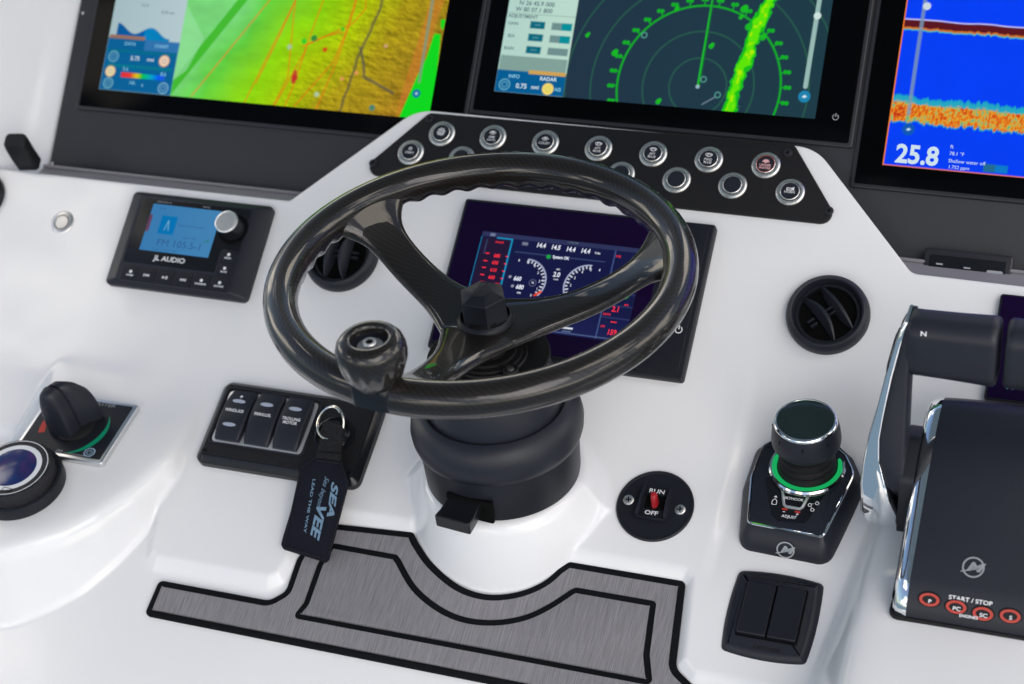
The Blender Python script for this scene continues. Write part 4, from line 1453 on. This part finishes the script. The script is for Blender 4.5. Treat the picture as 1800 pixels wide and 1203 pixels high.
# ------------------------------------------------------------------ trim tab switch
tcx, tcy = 246.8, -170.
t = thing('trim_tab_switch', 'square black switch with two blank rockers below the joystick', 'switch', LEDG.mat(tcx, tcy, -7))
P = []
for (x0, y0), (x1, y1), bl in (((-36, -37), (36, -37), (0, -3.4)), ((36, -37), (36, 37), (3, 0)), ((36, 37), (-36, 37), (0, 3)), ((-36, 37), (-36, -37), (-3, 0))):
    for k in range(8):
        s = k / 8
        P.append((x0 + (x1 - x0) * s + bl[0] * 4 * s * (1 - s), y0 + (y1 - y0) * s + bl[1] * 4 * s * (1 - s)))
P = inset(rounded(P, [6] + [0] * 7 + [6] + [0] * 7 + [6] + [0] * 7 + [6] + [0] * 7, 5), 0)
part('housing', loft([np.c_[P, np.zeros(len(P))], np.c_[inset(P, .4), np.full(len(P), 5.)], np.c_[inset(P, 3), np.full(len(P), 9.5)], np.c_[inset(P, 6.5), np.full(len(P), 11.5)], np.c_[inset(P, 8), np.full(len(P), 11.8)]], False), 'plastic2', t)
part('well', slab(rrect(51, 49, 1.5, 0, 1.5), 11.5, 12.0, .1), 'dark', t)
for s in (-1, 1):
    part('rocker', loft([[(x, y, 11.6) for x, y in rrect(23.6, 46, 1.2, s * 12.5, 1.5)], [(x, y, 14.5 - .02 * (y - 1.5) + .0022 * (y - 1.5) ** 2) for x, y in rrect(23.6, 46, 1.2, s * 12.5, 1.5)], [(x, y, 15.4 - .02 * (y - 1.5) + .0022 * (y - 1.5) ** 2) for x, y in rrect(22, 44.4, 1.2, s * 12.5, 1.5)]], False), 'plastic', t)
letter('BOW DOWN', 5.0, 'emboss', t, (-1, 30.2, 12.1), sx=1.5, bold=.03)
letter('Lectrotab', 5.6, 'emboss', t, (2, -29.5, 12.1), shear=.3, bold=.02)

# ------------------------------------------------------------------ joystick
jx, jy = 247., -133.
t = thing('joystick', 'black docking joystick with chrome trim and glowing green ring', 'joystick', Matrix.Translation((jx * .001, jy * .001, 0)))


def jl(x, y):   # on the ledge under the joystick
    return (x - jx, y - jy, ground(x, y) - 1)


foot = rounded([(206, -199), (282, -202), (298, -132), (284, -112), (268, -102), (218, -102), (202, -116), (198, -150)], [12, 12, 22, 8, 10, 10, 10, 20], 6)
foot = inset(foot, 0)
n = len(foot)


def decks(ins, zfun):
    return [(x - jx, y - jy, zfun(y)) for x, y in inset(foot, ins)]


zd = lambda y: -51.5 + (y + 108) * .34
rings = [[jl(x, y) for x, y in foot], [(x - jx, y - jy, ground(x, y) + 4) for x, y in foot], decks(3.0, lambda y: zd(y) - 7 - .05 * (-108 - y)), decks(8.5, lambda y: zd(y) - 1.5)]
part('base', loft(rings, False), 'plastic2', t, smooth=50)
P8 = np.array(decks(8.0, lambda y: zd(y) - .6))
part('chrome_trim', tube(P8, 1.15, 8, True), 'chrome', t)
part('deck', loft([decks(8.6, lambda y: zd(y) - 1.4), decks(9.2, lambda y: zd(y) - .2), decks(12, lambda y: zd(y) + .4)], False), 'plastic2', t)


def jd(x, y, lift=.7):   # on the deck: local coordinates of a pixel
    z = -60.
    for _ in range(8):
        p = HZ(z).w(1050 + x * .28265, 650 + y * .28265)
        z = zd(p[1]) + lift
    return np.array([p[0] - jx, p[1] - jy, z])


pad = [jd(1045, 670), jd(1062, 800), jd(1085, 905), jd(1120, 940), jd(1285, 957), jd(1315, 930), jd(1400, 800), jd(1485, 690)]
part('key_pad', ([tuple(p) for p in pad], [tuple(range(len(pad)))]), 'smooth', t, smooth=0)
kf = [jd(1150, 738, 2), jd(1162, 850, 2), jd(1270, 868, 2), jd(1330, 752, 2)]
part('key_frame', tube(np.array([kf[0] * (1 - s) + kf[1] * s for s in (0, .5, .9)] + [kf[1] * (1 - s) + kf[2] * s for s in (.1, .5, .9)] + [kf[2] * (1 - s) + kf[3] * s for s in (.1, .5, 1)]), 1.3, 8), 'silver', t)
kk = [jd(1168, 770, 2.4), jd(1174, 838, 2.4), jd(1262, 852, 2.4), jd(1302, 780, 2.4)]
part('skyhook_key', ([tuple(p) for p in kk] + [tuple(p - np.array([0, 0, 2.5])) for p in kk], [(0, 1, 2, 3), (0, 4, 5, 1), (1, 5, 6, 2), (2, 6, 7, 3), (3, 7, 4, 0)]), 'smooth', t, smooth=0)


def on_deck(s, x, y, size, m, **k):
    p = jd(x, y, k.pop('lift', 1.0))
    vf = xf(text(s, size, **k), tuple(p), rx=math.atan(.34))
    part('lettering', vf, m, t, smooth=0)


on_deck('SKYHOOK', 1222, 805, 3.4, 'white', bold=.02, lift=2.8)
on_deck('ADJUST', 1192, 916, 3.6, 'white', bold=.02)
for q in ((1165, 868), (1245, 886)):
    p = jd(*q, 1.)
    part('adjust_mark', xf(flat(rrect(4.6, 1.6, .5)), tuple(p), rx=.33), 'redp', t, smooth=0)
p = jd(1160, 884, 1.)
part('adjust_sign', xf(seg2((-1, 0), (1, 0), .7), tuple(p), rx=.33), 'white', t, smooth=0)
p = jd(1243, 900, 1.)
part('adjust_sign', xf(join(seg2((-1.1, 0), (1.1, 0), .7), seg2((0, -1.1), (0, 1.1), .7)), tuple(p), rx=.33), 'white', t, smooth=0)
p = jd(1102, 820, 1.)
part('boat_mark', xf(join(seg2((-1.9, -2.8), (1.9, -2.8), .6), seg2((-1.9, -2.8), (-1.9, .6), .6), seg2((1.9, -2.8), (1.9, .6), .6), seg2((-1.9, .6), (0, 3), .6), seg2((1.9, .6), (0, 3), .6), flat([(-1.6, 4), (1.6, 4), (0, 6)])), tuple(p), rx=.33), 'white', t, smooth=0)
for q in ((1322, 842), (1367, 832), (1337, 872)):
    p = jd(*q, 1.)
    part('waypoint_mark', xf(ringflat(1.1, 1.7, 0, 16), tuple(p), rx=.33), 'white', t, smooth=0)
p = (jd(1344, 838, 1.), jd(1330, 857, 1.))
part('waypoint_mark', join(seg2((p[0][0] - 2, p[0][1]), (p[0][0] + 2.5, p[0][1] + 1.6), .5, p[0][2]), seg2((p[1][0], p[1][1] + 1.4), (p[1][0] + .4, p[1][1] - 1.6), .5, p[1][2])), 'white', t, smooth=0)
# emblem on the slanted front
pf = [np.array([x - jx, -202 - jy + 2.6 * k, 0]) for x, k in ((246, 0),)][0]
zf_ = (ground(246, -201) + 4 + zd(-198) - 7 - 4.5) / 2
part('emblem', xf(m_logo(7.6), (-1.0, -200.9 - jy + .9, zf_ + 1.0), rx=math.radians(74)), 'silver', t, smooth=0)
# stick
zr = zd(-134) + 1.0
stick = bpy.data.objects.new('stick', mesh('stick', lathe([(25.5, -1), (25, 1), (24, 4), (22.4, 5), (24, 8), (23.5, 10), (21.4, 11.5), (23, 14), (22.4, 17), (20, 18.4), (21, 21), (20.5, 25), (18, 26)], 56), 'rubber'))
col.objects.link(stick)
stick.parent = t
stick.location = (.003, -.001, zr * .001)
stick.rotation_euler = (math.radians(5), 0, 0)
rg = part('light_ring', lathe([(29.2, 0), (29.0, 1.5), (27.8, 2.0), (25.8, 1.6), (25.4, .4)], 64), 'greenlight', t, (3, -1, zr))
rg.rotation_euler = (math.radians(7), 0, 0)
rg = part('chrome_ring', lathe([(32.4, -2.5), (32.2, 0), (31, 1.4), (29.6, 1.2), (29.2, 0)], 64), 'chrome', t, (3, -1, zr))
rg.rotation_euler = (math.radians(7), 0, 0)
kn = part('knob', lathe([(20, 26), (25.4, 26.4), (27.4, 28), (28.6, 30.5), (28.9, 33.5), (28.2, 42), (27.1, 49), (26.2, 52)], 72), 'plastic2', stick)
part('knob_foot_ring', lathe([(24.8, 26.9), (26.2, 27.1), (26.4, 27.9)], 64), 'chrome', kn)
part('knob_ring', lathe([(26.3, 51.7), (26.2, 52.8), (25.3, 54.0), (24.2, 54.5), (23.6, 54.4), (23.4, 54.0)], 64), 'chrome', kn)
MT['tealglass'] = mat('dark_teal_glass', (.012, .022, .022), .1, spec=.5)
part('knob_glass', lathe([(23.5, 54.1), (23, 54.3), (12, 54.8), (0, 55)], 56), 'tealglass', kn)
for k in range(8):
    a = 2 * math.pi * k / 8 + .12
    part('knob_groove', xf(box(.9, .8, 14, (0, 0, 0), .3), (27.6 * math.cos(a), 27.6 * math.sin(a), 33), rz=a + math.pi / 2), 'dark', kn)

# ------------------------------------------------------------------ battery master switch and dial on the left pod
qa, qb, qc = [POD.uv(x * 260 / 1117, 640 + y * 260 / 1117, 6.) for x, y in ((1025, 330), (695, 710), (135, 610))]
qb[0] = (qa[0] + qb[0]) / 2 + 1
mw, mh = qb[0] - qc[0], qa[1] - qb[1]
t = thing('master_switch', 'square black battery master switch with aluminium edge and winged knob', 'switch', POD.mat((qb[0] + qc[0]) / 2 + 1, (qa[1] + qb[1]) / 2))
part('frame', slab(rrect(mw + 9, mh + 9, 3), 0, 5.6, 1.6), 'alu', t)
part('plate', slab(rrect(mw + 1, mh + 1, 1), 5, 6.0, .3), 'plastic', t)
part('off_mark', ringflat(27, 33, 0, 20, math.radians(160), math.radians(205)), 'redp', t, (-2, -1, 6.15), smooth=0)
gm = [(r * math.cos(a), r * math.sin(a), 0) for r, a in [(33 - 1, math.radians(x)) for x in np.linspace(-85, 40, 20)]] + [((33 - 1 - 5 * math.sin(math.pi * k / 19)) * math.cos(a), (33 - 1 - 5 * math.sin(math.pi * k / 19)) * math.sin(a), 0) for k, a in enumerate(np.radians(np.linspace(40, -85, 20)))]
part('on_mark', (gm, [tuple(range(len(gm)))]), 'greenp', t, (2, -2, 6.15), smooth=0)
letter('MASTER', 6.2, 'greyp', t, (13, 31.5, 6.2), shear=.15, sx=1.2)
part('rule', join(seg2((-34, -33), (-6, -33), .6), seg2((6, -33), (34, -33), .6)), 'greyp', t, (0, 0, 6.15), smooth=0)
part('maker_mark', join(*[seg2((x, -2), (x + 1.5, 2), .8) for x in (-3.5, -1, 1.5)], seg2((-2.5, 2), (3.5, 2), .6)), 'greyp', t, (0, -33, 6.15), smooth=0)
part('power_mark', join(ringflat(4.3, 5.6, 0, 28), ringflat(2.2, 3.0, 0, 20, math.radians(120), math.radians(420)), seg2((0, .3), (0, 3.4), .8)), 'pale', t, (30, -28, 6.2), smooth=0)
part('knob_base', lathe([(20, 5.8), (20, 8), (17, 10), (0, 11)], 40), 'rubber', t)
def dshape(w_, h_, cx_, y_, n=22):
    return [(cx_ + w_ / 2, y_, 7.)] + [(cx_ + w_ / 2 * math.copysign(abs(math.cos(a)) ** .7, math.cos(a)), y_, 9 + h_ * math.sin(a) ** .85) for a in np.linspace(0, math.pi, n)] + [(cx_ - w_ / 2, y_, 7.)]


part('knob', loft([dshape(*q) for q in ((18, 44, -6, -17.5), (24, 50, -6, -16), (27, 53, -6, -13), (28, 54, -5.5, -7), (28, 53.5, -5, -5), (26, 51, -4.6, -4.4), (25.5, 50.5, -4.4, -2.6), (28, 52.5, -4, -2), (30, 52, -1, 4), (31, 46, 4, 11), (28, 37, 8, 16), (21, 28, 10, 18.5))][::-1]), 'plastic2', t, smooth=50)

t = thing('rotary_controller', 'round black knurled dial with glossy blue centre at the left edge', 'dial', POD.mat(*(POD.uv(505 * 260 / 1117, 640 + 900 * 260 / 1117) + np.array([-42., -12.]))))
part('base', lathe([(42, 0), (42, 8.5), (41, 11), (38.8, 12), (37, 11)], 72), 'plastic', t)
part('knurled_ring', lathe([(36.4, 11), (36.4, 21), (35.6, 23.2), (34.6, 24)], 96), 'knurl', t)
part('face', lathe([(34.8, 23.9), (34, 24.6), (0, 24.8)], 64), 'smooth', t)
part('outer_line', ringflat(32.2, 33.0, 24.85, 64), 'white', t, smooth=0)
part('white_band', ringflat(22.6, 27.4, 24.9, 64), 'white', t, smooth=0)
mg = mat('blue_glass', (.01, .03, .12), .12, spec=.6)
nn_ = mg.node_tree
w_ = nn_.nodes.new('ShaderNodeTexNoise')
w_.inputs['Scale'].default_value = 30
rr_ = nn_.nodes.new('ShaderNodeValToRGB')
for pos, cc in ((.35, (.008, .04, .16)), (.5, (.012, .02, .10)), (.62, (.07, .02, .12)), (.72, (.01, .10, .10))):
    e_ = rr_.color_ramp.elements.new(pos)
    e_.color = (*cc, 1)
tcx_ = nn_.nodes.new('ShaderNodeTexCoord')
nn_.links.new(tcx_.outputs['Object'], w_.inputs['Vector'])
nn_.links.new(w_.outputs['Fac'], rr_.inputs['Fac'])
nn_.links.new(rr_.outputs['Color'], nn_.nodes['Principled BSDF'].inputs['Base Color'])
MT['blueglass'] = mg
part('centre', lathe([(22.7, 24.8), (21, 25.3), (0, 26)], 48), 'blueglass', t)
part('window_mark', slab_hole(rrect(9, 4.5, 1, 9, -25.6), rrect(7.8, 3.3, .6, 9, -25.6), 24.95, 25.05), 'dark', t, smooth=0)

# ------------------------------------------------------------------ throttle
TX = 405.
th = thing('throttle_control', 'twin lever throttle with black grips, chrome trim and red start keys', 'throttle', Matrix.Translation((TX * .001, -.19, ZPR * .001)))
oy, oz = -190., ZPR
bp_ = [(-279, -72), (-280, -66), (-277, -59), (-266, -47), (-262, -43.5), (-240, -30), (-210, -11.5), (-180, 6), (-155, 17), (-138, 21.8), (-124, 22), (-114, 17), (-108, 6), (-104, -30), (-102, -72)]
bp_ = [(y - oy, z - oz) for y, z in bp_]


def body_ring(x, ins):
    q = inset([(a, b) for a, b in bp_], ins)
    if area(bp_) < 0:
        q = q[::-1]
    return [(x, a, max(b, 0)) for a, b in q]


def crowned(x):
    r_ = body_ring(x, 0)
    return [(a, b, c_ + 2.6 * (1 - (x / 46.5) ** 2) * float(sstep(-252 - oy, -205 - oy, np.array(b))) * (c_ > 20)) for a, b, c_ in r_]


part('body', loft([crowned(x) for x in np.linspace(-46.5, 46.5, 17)]), 'plastic2', th, smooth=40)
for s in (-1, 1):
    part('chrome_edge', loft([body_ring(s * 46.5, -.2), body_ring(s * 48, .2), body_ring(s * 55, 2.6), body_ring(s * 57.5, 5.5), body_ring(s * 58.3, 10.2)], False, False), 'chrome', th, smooth=40)
    part('side', loft([body_ring(s * 58.1, 10.1), body_ring(s * 58.6, 10.6), body_ring(s * 59, 12)], False), 'plastic', th, smooth=40)
part('gasket', slab(rounded([(-60, -91), (60, -91), (60, 92), (-60, 92)], 8), -1, 2.5, .6), 'rubber', th)
# front strip with the start keys
f0, f1 = np.array([-280 - oy, -66 - oz]), np.array([-266 - oy, -47 - oz])
fd = (f1 - f0) / np.linalg.norm(f1 - f0)
STRIP = Plane((TX, -280, -66), math.atan2(fd[1], fd[0]))


def on_strip(px, py, h=.0):
    p = STRIP.w(px, py, 1.2) - np.array([TX, oy, oz])
    return tuple(p + STRIP.n * h)


tilt = STRIP.t
for px, py, s_ in ((1634, 1054, 'P'), (1681, 1067, 'PC'), (1728, 1079, 'SC'), (1776, 1083, 'S')):
    k = part('start_key', xf(loft([[(x * s, y * s, z) for x, y in circ(8.4, 32, 0, 0, 0, 5.6)] for s, z in ((1.08, -1), (1.08, .2), (1.0, .9), (.9, 1.0))], False), on_strip(px, py), rx=tilt), 'rubber', th)
    part('red_ring', xf(slab_hole(circ(7.6, 32, 0, 0, 0, 5.0), circ(5.4, 32, 0, 0, 0, 3.2), .4, 1.8), on_strip(px, py), rx=tilt), 'redkey', k)
    part('lettering', xf(text(s_, 4.2, bold=.02, sx=1.2), on_strip(px + 1, py + 3, 2.2), rx=tilt), 'white', k, smooth=0)
part('lettering', xf(text('START / STOP', 4.6, bold=.02, sx=1.15), on_strip(1706, 1056, .4), rx=tilt), 'white', th, smooth=0)
part('lettering', xf(text('ENGINES', 3.2, bold=.02, sx=1.1), on_strip(1703, 1084, 2.3), rx=tilt), 'white', th, smooth=0)
SL = Plane((TX, -262, -43.5), math.atan2(-15 + 43.5, -210 + 262))
p = SL.w(1711, 998, 1.0) - np.array([TX, oy, oz])
part('emblem', xf(m_logo(8.4), tuple(p + SL.n * .6), rx=SL.t), 'silver', th, smooth=0)
# levers: left one, and its mirror image on the right
stn = [(-60, -186, 6, 320, 334.5, 336), (-52, -187, 10, 311, 336, 338), (-40, -187, 12.5, 307, 334, 339.5), (-15, -183, 13, 306, 327, 340), (5, -179, 13, 307.5, 321, 340), (25, -174, 12.5, 310, 320, 339.5), (45, -168, 12, 314, 322, 339), (75, -159, 12, 319.5, 326, 338), (100, -152, 13.5, 325, 330.5, 338), (114, -149, 14, 328.5, 333, 338.5), (121, -148, 11, 332, 335, 338.5)]


def sect(xa, xb, yc, hw, z, m):
    r = min(3.2, (xb - xa) * .42)
    q = rounded([(xa, yc - hw), (xb, yc - hw), (xb, yc + hw), (xa, yc + hw)], r, 3)
    return [(m * (x - TX), y - oy, z - oz) for x, y in q]


for m in (1, -1):
    fl = (lambda vf: vf) if m == 1 else (lambda vf: (vf[0], [f[::-1] for f in vf[1]]))
    blk = [(-30, -185.5, 3, 0, 335, 338.5), (-22, -184.5, 9, 0, 331, 340)] + stn[3:]
    arm = part('lever', fl(loft([sect(xm - .6, xi, yc, hw, z, m) for z, yc, hw, xo, xm, xi in blk])), 'plastic2', th, smooth=50)
    part('chrome_shell', fl(loft([sect(xo, xi - .8 if z < -20 else xm, yc, hw + .8, z, m) for z, yc, hw, xo, xm, xi in stn])), 'chrome', arm, smooth=50)
    gp = []
    for x, s in ((333.5, .80), (334.5, .93), (337, 1.0), (345, 1.0), (370, 1.02), (396, 1.06), (400.2, 1.05), (401.8, .99), (402.6, .90)):
        q = rounded([(-17, -26), (13, -26), (17, -6), (16, 25), (-15, 26), (-18, 0)], [14, 10, 12, 12, 14, 14], 7)
        gp.append([(m * (x - TX), a * s - 150 - oy, b * s + 97 - oz) for a, b in q])
    part('grip', fl(loft(gp)), 'plastic2', arm, smooth=50)
    part('pivot', fl(loft([[(m * (x - TX), y - oy, z - oz) for y, z in rounded([(-205, -56), (-150, -56), (-140, 10), (-168, 16), (-195, -6)], [6, 8, 10, 10, 14], 4)] for x in (337, 348)])), 'plastic', arm)
    if m == 1:
        part('trim_key', fl(loft([sect(319.5, 324, -166, 6, 70, m), sect(320.5, 326, -161, 8, 84, m), sect(323.5, 329, -155, 7, 100, m), sect(326, 330, -152, 4, 107, m)])), 'plastic', arm)
part('lettering', xf(text('N', 5.4, bold=.03, sx=1.2), (347.5 - TX, -150 - oy - 16.4, 97 + 20 - oz), rx=math.radians(80)), 'white', th, smooth=0)

# ------------------------------------------------------------------ steering column
cl = thing('steering_column', 'black bell shaped tilt column under the steering wheel with release lever', 'steering column', Matrix.Translation((AX[0] * .001, AX[1] * .001, ZBOSS * .001)))
zb = -ZBOSS
part('base', lathe([(66.5, -.5), (67, 2), (68.5, 38), (68, 41)], 80), 'plastic', cl)
part('bell', lathe([(66, 40), (70, 40.6), (71.6, 42), (73.4, 48), (74, 55), (72.8, 63), (69.5, 70), (64.5, 75), (61, 76.6), (59.4, 76.2), (59, 74)], 96), 'plastic2', cl)
part('dome', lathe([(58.2, 72), (58.2, 77), (57, 88), (53.5, 100), (50.5, 108), (50.8, 118), (51.5, 121)], 80), 'plastic2', cl)
part('flange', lathe([(51.5, 120), (51.6, 122.5), (50.6, 123.4), (33, 123.4), (32, 125), (29, 125), (28.6, 127), (24, 127), (23.6, 129.5), (17, 129.5), (16, 140), (14, 152), (14, 162)], 64), 'rubber', cl)
for a in (58, 148, 238, 328):
    a = math.radians(a - 8)
    b = part('bolt', lathe([(7.2, 123.2), (7.2, 126), (6.6, 126.6), (6.4, 131.5), (5.8, 132.3), (4.2, 132.4), (4.0, 131.4), (0, 131.4)], 28), 'rubber', cl, (38 * math.cos(a), 38 * math.sin(a), 0))
    part('socket', lathe([(3.4, 131.6), (2.6, 131.9), (0, 131.9)], 6), 'steel', b)
lv = part('release_lever', xf(loft([[(x, -60, z) for x, z in rrect(30, 13, 1.5, 0, 16)], [(x, -72, z) for x, z in rrect(31, 12, 1.5, 0, 14.5)], [(x, -82, z) for x, z in rrect(32, 11, 1.5, 0, 12.5)], [(x, -91, z) for x, z in rrect(32.5, 12.5, 1.5, 0, 12.5)], [(x, -92, z) for x, z in rrect(31, 11, 1.5, 0, 12.5)]], False), rz=math.radians(-7)), 'smooth', cl)
part('lever_slot', xf(box(42, 4, 22, (2, -67.5, 2), 1), rz=math.radians(-5)), 'dark', cl)

# ------------------------------------------------------------------ steering wheel
WZ, WR = 133.5, 161.5
wx, wy = -5., -181.
wh = thing('steering_wheel', 'glossy carbon fibre three spoke steering wheel with turning knob', 'steering wheel', Matrix.Translation((wx * .001, wy * .001, WZ * .001)))
nt_, np_ = 300, 36
sa = [math.radians(a) for a in (150, 27, -94)]
V, UV, F = [], [], []
for i in range(nt_ + 1):
    a = 2 * math.pi * i / nt_
    near = min(abs((a - s + math.pi) % (2 * math.pi) - math.pi) for s in sa)
    wv = sstep(.16, .26, np.array(near)) * .9
    for j in range(np_ + 1):
        ph = 2 * math.pi * j / np_
        r = 14.2
        ang = (ph - math.radians(238) + math.pi) % (2 * math.pi) - math.pi
        g = math.exp(-(ang / .42) ** 2)
        r += g * (1.2 + 1.5 * wv * math.cos(a * 44))
        V.append(((WR + r * math.cos(ph)) * math.cos(a), (WR + r * math.cos(ph)) * math.sin(a), r * 1.05 * math.sin(ph)))
        UV.append((a * WR, ph * 14.2))
for i in range(nt_):
    for j in range(np_):
        k = i * (np_ + 1) + j
        F.append((k, k + np_ + 1, k + np_ + 2, k + 1))
part('rim', (V, F), 'carbon', wh, uv=UV, smooth=180)


def dish(s, k=.1):
    t_ = min(1, max(0, (s - 14) / 138))
    return -52 + 51 * (k * t_ + (1 - k) * t_ * t_ * t_)


pieces = [xf(lathe([(0, -9), (30, -9), (33, -6), (33, 3), (30, 6), (0, 6)], 40), (0, 0, -52))]
for a in sa:
    rings = []
    for s in np.linspace(0, 158, 42):
        w_ = 17.5 + 19 * math.exp(-(s / 42) ** 2) + 36 * math.exp(-((163 - s) / (26 if a < 0 else 20)) ** 2)
        th_ = 7.2 + 2.0 * math.exp(-((160 - s) / 26) ** 2)
        zc = dish(s, .5 if a < 0 else .12)
        ringp = []
        for k in range(28):
            q = 2 * math.pi * k / 28
            e = .55
            cx_ = math.copysign(abs(math.cos(q)) ** e, math.cos(q)) * w_
            cz = math.copysign(abs(math.sin(q)) ** .8, math.sin(q)) * th_
            ringp.append((s, cx_, zc + cz))
        rings.append(ringp)
    pieces.append(xf(loft(rings), rz=a))
tmp = bpy.data.objects.new('tmp', mesh('tmp', join(*pieces), 'carbon'))
col.objects.link(tmp)
md = tmp.modifiers.new('r', 'REMESH')
md.mode = 'VOXEL'
md.voxel_size = .0016
md.use_smooth_shade = True
md = tmp.modifiers.new('s', 'SMOOTH')
md.factor = .5
md.iterations = 14
dg = bpy.context.evaluated_depsgraph_get()
sm = bpy.data.meshes.new_from_object(tmp.evaluated_get(dg))
bpy.data.objects.remove(tmp)
nv = len(sm.vertices)
co = np.empty(nv * 3, np.float32)
sm.vertices.foreach_get('co', co)
co = co.reshape(-1, 3) * 1000.
pol = [tuple(p.vertices) for p in sm.polygons]
bpy.data.meshes.remove(sm)
cen = np.array([co[list(p)].mean(0) for p in pol])
rad = np.hypot(cen[:, 0], cen[:, 1])
angp = np.arctan2(cen[:, 1], cen[:, 0])
sec = np.argmin(np.stack([np.abs((angp - s + math.pi) % (2 * math.pi) - math.pi) for s in sa], 1), 1)
sec[rad < 46] = 3
sec[(rad > 172)] = -1
nrm_all = None
for k in range(4):
    fs_ = [pol[i] for i in np.nonzero(sec == k)[0]]
    ids = sorted({v for f in fs_ for v in f})
    remap = {v: i for i, v in enumerate(ids)}
    Vk = co[ids]
    part('spoke' if k < 3 else 'hub', (Vk.tolist(), [tuple(remap[v] for v in f) for f in fs_]), 'carbon', wh, uv=Vk[:, :2] * np.array([1, 1]) @ np.array([[.7, -.7], [.7, .7]]), smooth=180)

nut = part('hub_cap', lathe([(23.5, -36.5), (24, -34), (23, -31.5), (21, -30), (20.5, -29.6)], 56), 'plastic', wh, (0, 0, -10.5))
hx = lambda r, z: [(r * math.cos(math.pi / 3 * k + math.radians(-3)), r * math.sin(math.pi / 3 * k + math.radians(-3)), z) for k in range(6)]
part('hexagon', loft([hx(21, -30.5), hx(20.4, -29), hx(20, -9.5), hx(19.4, -8.6), hx(10, -4.8), hx(8, -4.5)], False), 'plastic', nut, smooth=20)
part('chrome_line', lathe([(24.2, -36.8), (25, -36.4), (24.6, -35.4)], 56), 'steel', nut)
part('lettering', xf(text('EDSON', 6.2, bold=.02), (0, 0, -4.3), rz=math.radians(82)), 'emboss', nut, smooth=0)
part('label_line', join(seg2((-5.4, -12), (-3.2, 12.5), .5, -4.25), seg2((3.0, -12.6), (5.2, 11.6), .5, -4.25)), 'emboss', nut, smooth=0)

# turning knob on the rim
ka = math.radians(-97.8)
kx_, ky_ = WR * math.cos(ka), WR * math.sin(ka)
pr_ = [(15, 10), (16, 13), (20, 17), (25, 25), (28.5, 34), (30, 41), (29.8, 46.5), (28, 51.5), (24.5, 55), (20.5, 56.6), (17.5, 56.3), (15.8, 55), (15.2, 52), (15, 47)]
pr_ = [(r_ * .89, z_ - 5) for r_, z_ in pr_]
V, F = lathe(pr_, 112)
V = [(x * k_, y * k_, z) for x, y, z in V for k_ in (1 + .028 * math.cos(14 * math.atan2(y, x)) * float(sstep(9., 16., np.array(z)) * (1 - sstep(28., 40., np.array(z)))),)]
UVk = [(math.atan2(y, x) * 26, z) for x, y, z in V]
kn = part('turning_knob', (V, F), 'carbon', wh, (kx_, ky_, 0), smooth=50, uv=UVk)
part('knob_well', xf(lathe([(15.1, 50), (14.9, 47.4), (11, 47), (0, 47)], 40), (0, 0, -5), s=(.89, .89, 1)), 'plastic2', kn)
part('knob_washer', xf(lathe([(11, 47.2), (11, 48), (6, 48.4)], 32), (0, 0, -5), s=(.89, .89, 1)), 'silver', kn)
part('knob_bolt', xf(lathe([(6.4, 48.2), (6.4, 51.2), (5.6, 52), (3.6, 52), (3.4, 50), (0, 50)], 24), (0, 0, -5), s=(.89, .89, 1)), 'steel', kn)
part('knob_bolt_socket', xf(lathe([(3.5, 51.6), (0, 51)], 6), (0, 0, -5), s=(.89, .89, 1)), 'dark', kn)
part('knob_clamp', xf(loft([[(x, y, z) for x, y in rrect(34, 30, 6)] for z in (-6, 8)] + [[(x * .9, y * .9, 12) for x, y in rrect(34, 30, 6)]], False), rz=ka + math.pi / 2), 'smooth', kn)
